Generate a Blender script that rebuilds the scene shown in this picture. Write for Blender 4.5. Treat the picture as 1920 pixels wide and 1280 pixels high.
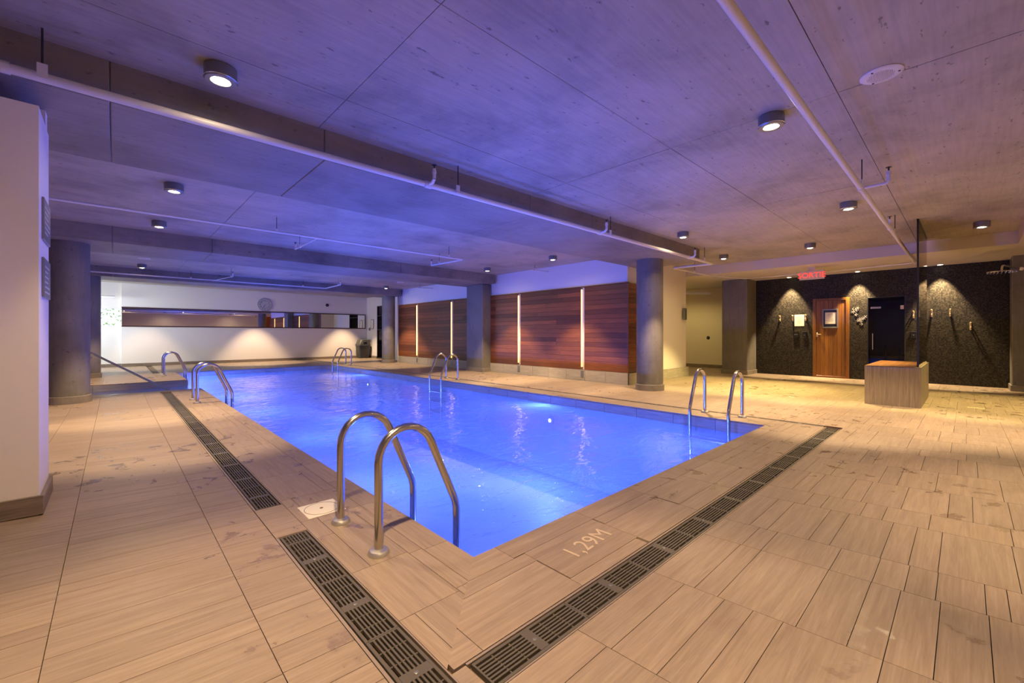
import bpy, bmesh, math, random
from math import sin, cos, pi, radians, sqrt, atan2
from mathutils import Vector, Matrix
random.seed(7)
for o in list(bpy.data.objects):
    bpy.data.objects.remove(o)
SC = bpy.context.scene
COL = SC.collection

# ------------------------------------------------------------------ camera, world, exposure
CAM_H = 1.15
FPX = 797.3
FWD = Vector((0.6833, 0.7301, 0.0)); RGT = Vector((0.7301, -0.6833, 0.0))
cd = bpy.data.cameras.new('camera'); cam = bpy.data.objects.new('camera', cd); COL.objects.link(cam)
cd.sensor_fit = 'HORIZONTAL'; cd.sensor_width = 36.0; cd.lens = FPX * 36.0 / 1920.0
cd.shift_y = -(640.0 - 626.5) / 1920.0
cd.clip_start = 0.05; cd.clip_end = 200
cam.location = (0, 0, CAM_H)
cam.rotation_euler = (pi / 2, 0, atan2(FWD.y, FWD.x) - pi / 2)
SC.camera = cam
SC.view_settings.view_transform = 'Standard'
SC.view_settings.look = 'None'
SC.view_settings.gamma = 1.0
SC.view_settings.use_curve_mapping = False
SC.view_settings.exposure = 0.0
wd = bpy.data.worlds.new('daylight'); SC.world = wd; wd.use_nodes = True
wd.node_tree.nodes['Background'].inputs[0].default_value = (0.80, 0.93, 1.0, 1)
wd.node_tree.nodes['Background'].inputs[1].default_value = 2.2
SC.cycles.use_denoising = True
SC.cycles.denoiser = 'OPENIMAGEDENOISE'
SC.cycles.max_bounces = 9
SC.cycles.diffuse_bounces = 5
SC.cycles.glossy_bounces = 5
SC.cycles.transparent_max_bounces = 12
SC.cycles.sample_clamp_indirect = 4.0
SC.cycles.caustics_reflective = False
SC.cycles.caustics_refractive = False

# light levels (one place for all lamps)
P_SPOT = 430.0          # surface-mounted downlights
P_WASH = 850.0          # recessed lights along the tiled wall
P_BACK = 700.0          # recessed lights along the mirror wall
P_POOL = 195.0          # each underwater lamp
SPILL = 0.09            # share of a downlight's power that leaves as wide spill
WARM = (1.0, 0.72, 0.40)
WARM2 = (1.0, 0.77, 0.27)
BLUE = (0.06, 0.135, 1.0)

def area_lamp(name, loc, direction, power, color, size=(0.3, 0.3), spread=pi, shape='RECTANGLE', parent=None):
    ld = bpy.data.lights.new(name, 'AREA'); ld.energy = power; ld.color = color; ld.shape = shape
    ld.size = size[0]
    if shape in ('RECTANGLE', 'ELLIPSE'): ld.size_y = size[1]
    ld.spread = spread
    lo = bpy.data.objects.new(name, ld); COL.objects.link(lo)
    lo.location = loc; lo.rotation_euler = Vector(direction).to_track_quat('-Z', 'Y').to_euler()
    if parent: lo.parent = parent; lo.location = Vector(loc) - parent.location
    return lo

def spot_lamp(loc, power, color, size=radians(96), blend=0.75, radius=0.035, parent=None, direction=(0, 0, -1)):
    ld = bpy.data.lights.new('bulb_light', 'SPOT'); ld.energy = power; ld.color = color
    ld.spot_size = size; ld.spot_blend = blend; ld.shadow_soft_size = radius
    lo = bpy.data.objects.new('bulb_light', ld); COL.objects.link(lo)
    lo.rotation_euler = Vector(direction).to_track_quat('-Z', 'Y').to_euler()
    lo.location = Vector(loc) - (parent.location if parent else Vector())
    if parent: lo.parent = parent
    return lo

# daylight entering by the garden window on the left side of the far end
area_lamp('window_daylight', (-2.38, 18.6, 1.75), (1, 0.28, -0.12), 120, (0.86, 0.97, 1.0), (1.6, 1.1), radians(130))

# ------------------------------------------------------------------ helpers
class MB:
    def __init__(s): s.v = []; s.f = []; s.r = []; s.q = []
    def add(s, vs, fs, r=0.5, q=0.0):
        n = len(s.v); s.v += [tuple(v) for v in vs]; s.f += [tuple(i + n for i in f) for f in fs]
        s.r += [r] * len(vs); s.q += [q] * len(vs); return s
    def box(s, x0, x1, y0, y1, z0, z1, r=0.5, q=0.0):
        vs = [(x0,y0,z0),(x1,y0,z0),(x1,y1,z0),(x0,y1,z0),(x0,y0,z1),(x1,y0,z1),(x1,y1,z1),(x0,y1,z1)]
        fs = [(0,3,2,1),(4,5,6,7),(0,1,5,4),(1,2,6,5),(2,3,7,6),(3,0,4,7)]
        return s.add(vs, fs, r, q)
    def bbox(s, x0, x1, y0, y1, z0, z1, b=0.004, r=0.5, q=0.0):
        """box with chamfered top rim and vertical edges"""
        def ring(i, z): return [(x0+i+b,y0+i,z),(x1-i-b,y0+i,z),(x1-i,y0+i+b,z),(x1-i,y1-i-b,z),(x1-i-b,y1-i,z),(x0+i+b,y1-i,z),(x0+i,y1-i-b,z),(x0+i,y0+i+b,z)]
        vs = ring(0, z0 + b) + ring(0, z1 - b) + ring(b, z1) + ring(b, z0)
        fs = []
        for a, c in ((0, 8), (8, 16), (24, 0)):
            for k in range(8): fs.append((a + k, a + (k + 1) % 8, c + (k + 1) % 8, c + k))
        fs.append(tuple(range(16, 24))); fs.append(tuple(reversed(range(24, 32))))
        return s.add(vs, fs, r, q)
    def prism(s, poly, zt, zb, r=0.5, q=0.0):
        n = len(poly)
        vs = [(x, y, zb(x, y)) for x, y in poly] + [(x, y, zt(x, y)) for x, y in poly]
        fs = [tuple(reversed(range(n))), tuple(range(n, 2 * n))]
        for k in range(n): fs.append((k, (k + 1) % n, n + (k + 1) % n, n + k))
        return s.add(vs, fs, r, q)
    def cyl(s, c, r0, r1, z0, z1, n=24, cap=True):
        vs = []; fs = []
        for k in range(n):
            a = 2 * pi * k / n; vs.append((c[0] + r0 * cos(a), c[1] + r0 * sin(a), z0))
        for k in range(n):
            a = 2 * pi * k / n; vs.append((c[0] + r1 * cos(a), c[1] + r1 * sin(a), z1))
        for k in range(n): fs.append((k, (k + 1) % n, n + (k + 1) % n, n + k))
        if cap: fs += [tuple(reversed(range(n))), tuple(range(n, 2 * n))]
        return s.add(vs, fs)
    def lathe(s, c, prof, n=24, axis='z'):
        vs = []; fs = []
        for (r, h) in prof:
            for k in range(n):
                a = 2 * pi * k / n
                if axis == 'z': vs.append((c[0] + r * cos(a), c[1] + r * sin(a), c[2] + h))
                elif axis == 'x': vs.append((c[0] + h, c[1] + r * cos(a), c[2] + r * sin(a)))
                else: vs.append((c[0] + r * cos(a), c[1] + h, c[2] + r * sin(a)))
        m = len(prof)
        for i in range(m - 1):
            for k in range(n):
                fs.append((i * n + k, i * n + (k + 1) % n, (i + 1) * n + (k + 1) % n, (i + 1) * n + k))
        fs.append(tuple(reversed(range(n)))); fs.append(tuple(range((m - 1) * n, m * n)))
        return s.add(vs, fs)
    def tube(s, pts, r, n=12, cap=True):
        pts = [Vector(p) for p in pts]; m = len(pts); rr = r if isinstance(r, (list, tuple)) else [r] * m
        tans = []
        for i in range(m):
            if i == 0: t = pts[1] - pts[0]
            elif i == m - 1: t = pts[-1] - pts[-2]
            else: t = (pts[i + 1] - pts[i]).normalized() + (pts[i] - pts[i - 1]).normalized()
            tans.append(t.normalized())
        up = Vector((0, 0, 1)) if abs(tans[0].z) < 0.9 else Vector((0.3, 1, 0)).normalized()
        nrm = (up - tans[0] * up.dot(tans[0])).normalized()
        vs = []; fs = []
        for i in range(m):
            nrm = (nrm - tans[i] * nrm.dot(tans[i])).normalized(); bi = tans[i].cross(nrm)
            for k in range(n):
                a = 2 * pi * k / n; vs.append(pts[i] + (nrm * cos(a) + bi * sin(a)) * rr[i])
        for i in range(m - 1):
            for k in range(n): fs.append((i * n + k, i * n + (k + 1) % n, (i + 1) * n + (k + 1) % n, (i + 1) * n + k))
        if cap: fs += [tuple(reversed(range(n))), tuple(range((m - 1) * n, m * n))]
        return s.add(vs, fs)
    def seg(s, a, b, w, t):
        """flat bar from a to b (any direction), width w, thickness t"""
        a = Vector(a); b = Vector(b); d = (b - a).normalized()
        up = Vector((1, 0, 0)) if abs(d.x) < 0.9 else Vector((0, 0, 1))
        n = (up - d * up.dot(d)).normalized(); m = d.cross(n)
        vs = []
        for p in (a, b):
            for sw, st in ((-1, -1), (1, -1), (1, 1), (-1, 1)): vs.append(p + m * sw * w / 2 + n * st * t / 2)
        return s.add(vs, [(0,3,2,1),(4,5,6,7),(0,1,5,4),(1,2,6,5),(2,3,7,6),(3,0,4,7)])
    def build(s, name, mat, parent=None, smooth=False, tint=False, normals=False):
        me = bpy.data.meshes.new(name)
        off = parent_loc(parent)
        me.from_pydata([(x - off.x, y - off.y, z - off.z) for x, y, z in s.v], [], s.f)
        if tint:
            a = me.attributes.new('rnd', 'FLOAT', 'POINT'); a.data.foreach_set('value', s.r)
            a = me.attributes.new('rot', 'FLOAT', 'POINT'); a.data.foreach_set('value', s.q)
        if normals or smooth:
            bm = bmesh.new(); bm.from_mesh(me); bmesh.ops.recalc_face_normals(bm, faces=bm.faces); bm.to_mesh(me); bm.free()
        me.materials.append(mat)
        if smooth:
            me.polygons.foreach_set('use_smooth', [True] * len(me.polygons))
            me.set_sharp_from_angle(angle=radians(38))
        me.update()
        o = bpy.data.objects.new(name, me); COL.objects.link(o)
        if parent: o.parent = parent
        return o

def parent_loc(p):
    v = Vector((0, 0, 0))
    while p is not None:
        v = v + p.location; p = p.parent
    return v

def tag(o, label=None, cat=None, group=None, kind=None):
    if label: o['label'] = label
    if cat: o['category'] = cat
    if group: o['group'] = group
    if kind: o['kind'] = kind
    return o

def thing(name, label, cat, loc=(0, 0, 0), group=None, kind=None):
    o = bpy.data.objects.new(name, None); COL.objects.link(o); o.location = loc; o.empty_display_size = 0.1
    return tag(o, label, cat, group, kind)

def copy_tree(o, parent=None):
    c = o.copy(); COL.objects.link(c)
    if parent: c.parent = parent
    for ch in [x for x in bpy.data.objects if x.parent == o]: copy_tree(ch, c)
    return c

def text_mesh(name, body, size, mat, parent, origin, xdir, ydir, depth=0.002, align='LEFT'):
    cu = bpy.data.curves.new(name, 'FONT'); cu.body = body; cu.size = size; cu.extrude = depth / 2; cu.align_x = align
    cu.resolution_u = 3
    tmp = bpy.data.objects.new('tmp_text', cu); COL.objects.link(tmp)
    dg = bpy.context.evaluated_depsgraph_get(); me = bpy.data.meshes.new_from_object(tmp.evaluated_get(dg))
    bpy.data.objects.remove(tmp)
    x = Vector(xdir).normalized(); y = Vector(ydir).normalized(); z = x.cross(y)
    M = Matrix((x, y, z)).transposed().to_4x4(); M.translation = Vector(origin) - parent_loc(parent)
    me.transform(M); me.materials.clear(); me.materials.append(mat)
    o = bpy.data.objects.new(name, me); COL.objects.link(o)
    if parent: o.parent = parent
    return o

# ------------------------------------------------------------------ materials
def new_mat(name):
    m = bpy.data.materials.new(name); m.use_nodes = True
    nt = m.node_tree; return m, nt, nt.nodes['Principled BSDF']
def N(nt, t, **kw):
    n = nt.nodes.new(t)
    for k, v in kw.items(): setattr(n, k, v)
    return n
def L(nt, a, b): nt.links.new(a, b)
def plain(name, col, rough=0.5, metal=0.0, spec=0.5, emit=None, es=0.0):
    m, nt, b = new_mat(name)
    b.inputs['Base Color'].default_value = (*col, 1); b.inputs['Roughness'].default_value = rough
    b.inputs['Metallic'].default_value = metal; b.inputs['Specular IOR Level'].default_value = spec
    if emit: b.inputs['Emission Color'].default_value = (*emit, 1); b.inputs['Emission Strength'].default_value = es
    return m
def ramp(nt, fac, stops):
    r = N(nt, 'ShaderNodeValToRGB'); e = r.color_ramp.elements
    while len(e) < len(stops): e.new(0.5)
    for i, (p, c) in enumerate(stops): e[i].position = p; e[i].color = (*c, 1) if len(c) == 3 else c
    L(nt, fac, r.inputs[0]); return r.outputs[0]
def noise(nt, vec, scale, detail=4, rough=0.55, dist=0.0):
    n = N(nt, 'ShaderNodeTexNoise'); n.inputs['Scale'].default_value = scale; n.inputs['Detail'].default_value = detail
    n.inputs['Roughness'].default_value = rough; n.inputs['Distortion'].default_value = dist
    L(nt, vec, n.inputs['Vector']); return n.outputs['Fac']
def mapping(nt, vec, sc, loc=(0, 0, 0)):
    n = N(nt, 'ShaderNodeMapping'); n.inputs['Scale'].default_value = sc; n.inputs['Location'].default_value = loc
    L(nt, vec, n.inputs['Vector']); return n.outputs[0]
def mixc(nt, fac, a, b, mode='MIX'):
    n = N(nt, 'ShaderNodeMix', data_type='RGBA', blend_type=mode)
    if isinstance(fac, float): n.inputs[0].default_value = fac
    else: L(nt, fac, n.inputs[0])
    for s, v in ((6, a), (7, b)):
        if isinstance(v, tuple): n.inputs[s].default_value = (*v, 1)
        else: L(nt, v, n.inputs[s])
    return n.outputs[2]
def math_(nt, op, a, b=None, clamp=False):
    n = N(nt, 'ShaderNodeMath', operation=op, use_clamp=clamp)
    for i, v in ((0, a), (1, b)):
        if v is None: continue
        if isinstance(v, (int, float)): n.inputs[i].default_value = v
        else: L(nt, v, n.inputs[i])
    return n.outputs[0]
def bump(nt, b, h, strength=0.2, dist=0.01):
    n = N(nt, 'ShaderNodeBump'); n.inputs['Strength'].default_value = strength; n.inputs['Distance'].default_value = dist
    L(nt, h, n.inputs['Height']); L(nt, n.outputs[0], b.inputs['Normal'])
def pos(nt): return N(nt, 'ShaderNodeNewGeometry').outputs['Position']
def attr(nt, name): 
    a = N(nt, 'ShaderNodeAttribute'); a.attribute_name = name; return a.outputs['Fac']

def concrete(name, base, grain=(2.0, 40.0, 30.0), spots=0.5):
    m, nt, b = new_mat(name); p = pos(nt)
    big = noise(nt, p, 1.1, 6, 0.62, 0.4)
    fine = noise(nt, mapping(nt, p, grain), 1.0, 5, 0.6)
    sp = noise(nt, mapping(nt, p, (7, 16, 10)), 1.6, 3, 0.6)
    sp = ramp(nt, sp, [(0.0, (0, 0, 0)), (0.655, (0, 0, 0)), (0.72, (1, 1, 1)), (1, (1, 1, 1))])
    dk = tuple(c * 0.56 for c in base); lt = tuple(min(1, c * 1.28) for c in base)
    c1 = ramp(nt, big, [(0.25, dk), (0.5, base), (0.75, lt)])
    c2 = ramp(nt, fine, [(0.3, (0.80,) * 3), (0.6, (1.0,) * 3), (0.8, (1.06,) * 3)])
    c = mixc(nt, 0.75, c1, c2, 'MULTIPLY')
    c = mixc(nt, math_(nt, 'MULTIPLY', sp, spots), c, tuple(x * 0.25 for x in base))
    L(nt, c, b.inputs['Base Color']); b.inputs['Roughness'].default_value = 0.55
    bump(nt, b, fine, 0.12, 0.006); return m

def tile_mat(name, c_dark, c_mid, c_light, wet=True):
    m, nt, b = new_mat(name); p = pos(nt); r = attr(nt, 'rnd'); q = attr(nt, 'rot')
    sep = N(nt, 'ShaderNodeSeparateXYZ'); L(nt, p, sep.inputs[0])
    com = N(nt, 'ShaderNodeCombineXYZ')
    def lerp(a, c2): return math_(nt, 'ADD', math_(nt, 'MULTIPLY', a, math_(nt, 'SUBTRACT', 1.0, q)), math_(nt, 'MULTIPLY', c2, q))
    along = lerp(sep.outputs[0], sep.outputs[1]); across = lerp(sep.outputs[1], sep.outputs[0])
    L(nt, math_(nt, 'ADD', along, math_(nt, 'MULTIPLY', r, 37.0)), com.inputs[0])
    L(nt, across, com.inputs[1]); L(nt, math_(nt, 'ADD', sep.outputs[2], math_(nt, 'MULTIPLY', r, 11.0)), com.inputs[2])
    g1 = noise(nt, mapping(nt, com.outputs[0], (1.8, 34, 34)), 1.0, 5, 0.62, 0.9)
    g2 = noise(nt, mapping(nt, com.outputs[0], (7, 150, 90)), 1.0, 3, 0.6)
    c = ramp(nt, g1, [(0.28, c_dark), (0.5, c_mid), (0.72, c_light)])
    c = mixc(nt, 0.7, c, ramp(nt, g2, [(0.3, (0.80,) * 3), (0.7, (1.08,) * 3)]), 'MULTIPLY')
    c = mixc(nt, 1.0, c, ramp(nt, r, [(0.0, (0.91,) * 3), (0.5, (0.98,) * 3), (1.0, (1.05, 1.04, 1.03))]), 'MULTIPLY')
    b.inputs['Roughness'].default_value = 0.42
    if wet:
        w1 = noise(nt, mapping(nt, p, (0.55, 0.55, 0.5), (3.1, 1.7, 0)), 1.0, 2, 0.5)
        w2 = noise(nt, p, 5.0, 5, 0.62, 0.5)
        w = math_(nt, 'MULTIPLY', ramp(nt, w1, [(0.46, (0, 0, 0)), (0.60, (1, 1, 1))]), ramp(nt, w2, [(0.57, (0, 0, 0)), (0.64, (1, 1, 1))]))
        c = mixc(nt, math_(nt, 'MULTIPLY', w, 0.42), c, mixc(nt, 1.0, c, (0.42, 0.36, 0.32), 'MULTIPLY'))
        L(nt, math_(nt, 'SUBTRACT', 0.44, math_(nt, 'MULTIPLY', w, 0.30)), b.inputs['Roughness'])
    L(nt, c, b.inputs['Base Color'])
    bump(nt, b, g2, 0.10, 0.003); return m

def wood_mat(name, dark, mid, light, axis='y', rough=0.38, rndtint=True):
    m, nt, b = new_mat(name); p = pos(nt)
    sc = {'y': (40, 1.6, 40), 'x': (1.6, 40, 40), 'z': (38, 38, 1.4)}[axis]
    if rndtint:
        r = attr(nt, 'rnd'); com = N(nt, 'ShaderNodeCombineXYZ')
        for k in range(3): L(nt, math_(nt, 'MULTIPLY', r, 19.0 + 7 * k), com.inputs[k])
        va = N(nt, 'ShaderNodeVectorMath', operation='ADD'); L(nt, p, va.inputs[0]); L(nt, com.outputs[0], va.inputs[1]); p2 = va.outputs[0]
    else: p2 = p
    g = noise(nt, mapping(nt, p2, sc), 1.0, 6, 0.6, 1.1)
    c = ramp(nt, g, [(0.25, dark), (0.5, mid), (0.78, light)])
    if rndtint: c = mixc(nt, 1.0, c, ramp(nt, r, [(0.0, (0.55, 0.5, 0.5)), (0.5, (0.95, 0.92, 0.9)), (1.0, (1.35, 1.25, 1.15))]), 'MULTIPLY')
    L(nt, c, b.inputs['Base Color']); b.inputs['Roughness'].default_value = rough
    bump(nt, b, g, 0.08, 0.004); return m

M = {}
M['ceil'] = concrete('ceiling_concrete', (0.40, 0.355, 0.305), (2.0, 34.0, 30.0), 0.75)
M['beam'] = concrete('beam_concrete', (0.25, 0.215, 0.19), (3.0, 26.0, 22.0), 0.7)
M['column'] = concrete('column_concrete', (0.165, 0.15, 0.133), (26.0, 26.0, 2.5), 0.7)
M['collar'] = concrete('collar_stone', (0.22, 0.19, 0.16), (18.0, 18.0, 14.0), 0.4)
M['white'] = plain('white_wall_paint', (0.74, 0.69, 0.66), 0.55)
M['pierpaint'] = plain('rosy_white_pier_paint', (0.93, 0.87, 0.83), 0.5)  # white paint raised and warmed, light on the pier put into its colour
M['cream'] = plain('cream_wall_paint', (0.70, 0.61, 0.50), 0.6)
M['soffit'] = plain('soffit_paint', (0.62, 0.56, 0.51), 0.6)
M['tile'] = tile_mat('beige_wood_look_tile', (0.25, 0.183, 0.134), (0.312, 0.233, 0.172), (0.365, 0.28, 0.212))
M['grout'] = plain('dark_grout', (0.13, 0.088, 0.062), 0.9)
M['skirt'] = tile_mat('skirting_tile', (0.15, 0.115, 0.09), (0.22, 0.17, 0.13), (0.28, 0.22, 0.17), False)
M['plinth'] = tile_mat('plinth_tile', (0.32, 0.29, 0.245), (0.41, 0.37, 0.315), (0.49, 0.445, 0.385), False)
M['iron'] = plain('dark_grate_plastic', (0.10, 0.085, 0.068), 0.42)
M['black'] = plain('black_void', (0.006, 0.006, 0.006), 0.9)
M['frame_metal'] = plain('drain_frame_metal', (0.42, 0.33, 0.24), 0.4, 0.5)
M['steel'] = plain('brushed_stainless_steel', (0.52, 0.49, 0.46), 0.20, 1.0)
M['flange'] = plain('flange_steel', (0.60, 0.57, 0.53), 0.42, 0.9)
M['satin'] = plain('satin_metal', (0.62, 0.58, 0.54), 0.5, 0.6)
M['chrome'] = plain('chrome', (0.80, 0.80, 0.80), 0.08, 1.0)
M['brass'] = plain('polished_brass', (0.80, 0.64, 0.40), 0.3, 0.8)
M['pipe'] = plain('white_pipe_paint', (0.74, 0.70, 0.70), 0.35)
M['rod'] = plain('dark_hanger_rod', (0.02, 0.02, 0.025), 0.5)
M['lampbody'] = plain('grey_lamp_metal', (0.24, 0.24, 0.24), 0.38, 0.6)
M['bulb'] = plain('lit_bulb', (1, 1, 1), 0.4, emit=(1.0, 0.86, 0.62), es=32.0)
M['bulb2'] = plain('lit_recessed_bulb', (1, 1, 1), 0.4, emit=(1.0, 0.82, 0.5), es=14.0)
M['led'] = plain('lit_led_tube', (1, 1, 1), 0.4, emit=(1.0, 0.62, 0.07), es=2.6)
M['lens'] = plain('lit_pool_lens', (1, 1, 1), 0.4, emit=(0.55, 0.72, 1.0), es=6.0)
M['exit'] = plain('lit_red_letters', (1, 0.1, 0.05), 0.4, emit=(1.0, 0.045, 0.02), es=1.6)
M['signwhite'] = plain('sign_housing_white', (0.60, 0.50, 0.45), 0.5)
M['paper'] = plain('notice_paper', (0.78, 0.72, 0.64), 0.7)
M['ink'] = plain('printed_ink', (0.10, 0.09, 0.10), 0.8)
M['plastic_black'] = plain('black_plastic', (0.012, 0.012, 0.013), 0.35)
M['bin'] = plain('charcoal_bin_plastic', (0.045, 0.045, 0.047), 0.5)
M['plate_white'] = plain('white_skimmer_plastic', (0.72, 0.66, 0.58), 0.5)
M['darkwood'] = plain('dark_stained_wood', (0.06, 0.022, 0.014), 0.4)
M['wood'] = wood_mat('mahogany_boards', (0.105, 0.034, 0.012), (0.18, 0.060, 0.021), (0.25, 0.088, 0.033), 'y')
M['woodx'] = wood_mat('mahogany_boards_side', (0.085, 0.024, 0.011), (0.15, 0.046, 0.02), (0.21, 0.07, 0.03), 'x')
M['door'] = wood_mat('cedar_door_wood', (0.115, 0.042, 0.005), (0.19, 0.077, 0.010), (0.26, 0.112, 0.016), 'z')
M['teak'] = wood_mat('teak_top', (0.24, 0.10, 0.045), (0.36, 0.16, 0.075), (0.46, 0.22, 0.11), 'x', 0.35, False)
M['block'] = tile_mat('grey_block_tile', (0.19, 0.155, 0.125), (0.27, 0.225, 0.185), (0.34, 0.29, 0.245), False)
M['mirror'] = plain('mirror_silver', (0.86, 0.87, 0.87), 0.015, 1.0)
M['engrave'] = plain('engraved_marking', (0.52, 0.40, 0.30), 0.6)
M['leaf'] = plain('hedge_leaves', (0.45, 0.60, 0.14), 0.6)
M['poolshell'] = None

def mosaic():
    m, nt, b = new_mat('black_glass_mosaic'); p = pos(nt)
    sep = N(nt, 'ShaderNodeSeparateXYZ'); L(nt, p, sep.inputs[0])
    com = N(nt, 'ShaderNodeCombineXYZ'); L(nt, math_(nt, 'ADD', sep.outputs[1], sep.outputs[0]), com.inputs[0]); L(nt, sep.outputs[2], com.inputs[1])
    br = N(nt, 'ShaderNodeTexBrick'); br.offset = 0.0; br.squash = 1.0
    br.inputs['Scale'].default_value = 1.0; br.inputs['Brick Width'].default_value = 0.026; br.inputs['Row Height'].default_value = 0.026
    br.inputs['Mortar Size'].default_value = 0.0022; br.inputs['Bias'].default_value = -0.1
    br.inputs['Color1'].default_value = (0.008, 0.0065, 0.005, 1); br.inputs['Color2'].default_value = (0.050, 0.040, 0.030, 1)
    br.inputs['Mortar'].default_value = (0.006, 0.005, 0.004, 1)
    L(nt, com.outputs[0], br.inputs['Vector']); 
    n = noise(nt, mapping(nt, p, (38.5, 38.5, 38.5)), 1.0, 1, 0.5)
    c = mixc(nt, 1.0, br.outputs['Color'], ramp(nt, n, [(0.25, (0.45,) * 3), (0.7, (1.5,) * 3)]), 'MULTIPLY')
    L(nt, c, b.inputs['Base Color']); b.inputs['Roughness'].default_value = 0.5; b.inputs['Specular IOR Level'].default_value = 0.3
    bump(nt, b, br.outputs['Fac'], 0.25, -0.002); return m
M['mosaic'] = mosaic()

def pool_shell():
    m, nt, b = new_mat('pale_pool_lining'); p = pos(nt)
    n = noise(nt, p, 0.7, 3, 0.5)
    L(nt, ramp(nt, n, [(0.3, (0.40, 0.44, 0.48)), (0.7, (0.52, 0.56, 0.60))]), b.inputs['Base Color'])
    b.inputs['Roughness'].default_value = 0.5; return m
M['poolshell'] = pool_shell()

def water():
    m = bpy.data.materials.new('pool_water'); m.use_nodes = True; nt = m.node_tree; nt.nodes.clear()
    out = N(nt, 'ShaderNodeOutputMaterial'); mix = N(nt, 'ShaderNodeMixShader')
    tr = N(nt, 'ShaderNodeBsdfTransparent'); tr.inputs[0].default_value = (0.88, 0.93, 1.0, 1)
    gl = N(nt, 'ShaderNodeBsdfGlossy'); gl.inputs['Roughness'].default_value = 0.02; gl.inputs[0].default_value = (1, 1, 1, 1)
    fr = N(nt, 'ShaderNodeFresnel'); fr.inputs[0].default_value = 1.33
    p = pos(nt)
    n1 = noise(nt, mapping(nt, p, (1.0, 1.6, 1)), 2.6, 3, 0.5, 0.7)
    n2 = noise(nt, mapping(nt, p, (1.0, 1.3, 1)), 9.0, 2, 0.5, 0.5)
    h = math_(nt, 'ADD', n1, math_(nt, 'MULTIPLY', n2, 0.14))
    bp = N(nt, 'ShaderNodeBump'); bp.inputs['Strength'].default_value = 0.5; bp.inputs['Distance'].default_value = 0.045
    L(nt, h, bp.inputs['Height']); L(nt, bp.outputs[0], gl.inputs['Normal']); L(nt, bp.outputs[0], fr.inputs['Normal'])
    tl = N(nt, 'ShaderNodeBsdfTranslucent'); tl.inputs[0].default_value = (0.36, 0.38, 0.45, 1); L(nt, bp.outputs[0], tl.inputs['Normal'])
    m2 = N(nt, 'ShaderNodeMixShader'); m2.inputs[0].default_value = 0.40; L(nt, tr.outputs[0], m2.inputs[1]); L(nt, tl.outputs[0], m2.inputs[2])
    L(nt, fr.outputs[0], mix.inputs[0]); L(nt, m2.outputs[0], mix.inputs[1]); L(nt, gl.outputs[0], mix.inputs[2])
    L(nt, mix.outputs[0], out.inputs[0]); return m
M['water'] = water()

def glass(name, tint, rough=0.01, ior=1.5):
    m = bpy.data.materials.new(name); m.use_nodes = True; nt = m.node_tree; nt.nodes.clear()
    out = N(nt, 'ShaderNodeOutputMaterial'); mix = N(nt, 'ShaderNodeMixShader')
    tr = N(nt, 'ShaderNodeBsdfTransparent'); tr.inputs[0].default_value = (*tint, 1)
    gl = N(nt, 'ShaderNodeBsdfGlossy'); gl.inputs['Roughness'].default_value = rough
    fr = N(nt, 'ShaderNodeFresnel'); fr.inputs[0].default_value = ior
    L(nt, fr.outputs[0], mix.inputs[0]); L(nt, tr.outputs[0], mix.inputs[1]); L(nt, gl.outputs[0], mix.inputs[2])
    L(nt, mix.outputs[0], out.inputs[0]); return m
M['bronze_glass'] = glass('bronze_glass', (0.66, 0.34, 0.20), 0.03, 1.22)
M['smoke_glass'] = glass('smoked_glass', (0.42, 0.42, 0.44))
M['clear_glass'] = glass('window_glass', (0.92, 0.96, 0.95))
M['face'] = plain('clock_face', (0.5, 0.48, 0.5), 0.5)

# ------------------------------------------------------------------ floor levels
def sm(a, b, x):
    t = max(0.0, min(1.0, (x - a) / (b - a))); return t * t * (3 - 2 * t)
def zf(x, y):
    z = 0.0
    if x < 0.68: z += 0.038 * min(0.68 - x, 1.5) * (1 - sm(5.0, 8.5, y))
    if y < 1.04: z += 0.052 * min(1.04 - y, 1.9) * (1 - sm(5.5, 9.0, x))
    return z
PX0, PX1, PY0, PY1 = 1.358, 6.005, 1.742, 16.30      # pool
IX0, IY0, IY1 = -1.55, 11.19, 13.47                  # entry inlet
WZ = -0.155; CEIL = 2.96; SOF = 2.69
TH = 0.022

# ------------------------------------------------------------------ STRUCTURE: floor slab and tiles
floor = thing('floor', 'beige wood-look tiled deck around the pool', 'floor', (0, 0, 0), kind='structure')
fb = MB()
def slab(x0, x1, y0, y1, step=0.6):
    nx = max(1, int(round((x1 - x0) / step))); ny = max(1, int(round((y1 - y0) / step)))
    for i in range(nx):
        for j in range(ny):
            a, b = x0 + (x1 - x0) * i / nx, x0 + (x1 - x0) * (i + 1) / nx
            c, d = y0 + (y1 - y0) * j / ny, y0 + (y1 - y0) * (j + 1) / ny
            fb.add([(a, c, zf(a, c) - TH), (b, c, zf(b, c) - TH), (b, d, zf(b, d) - TH), (a, d, zf(a, d) - TH)], [(0, 1, 2, 3)])
slab(-3.0, PX0, -5, IY0); slab(PX0, PX1, -5, PY0); slab(PX1, 16.2, -5, 22); slab(-3.0, PX0, IY1, 22); slab(PX0, PX1, PY1, 22); slab(-3.0, IX0, IY0, IY1)
fb.build('screed', M['grout'], floor)

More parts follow.
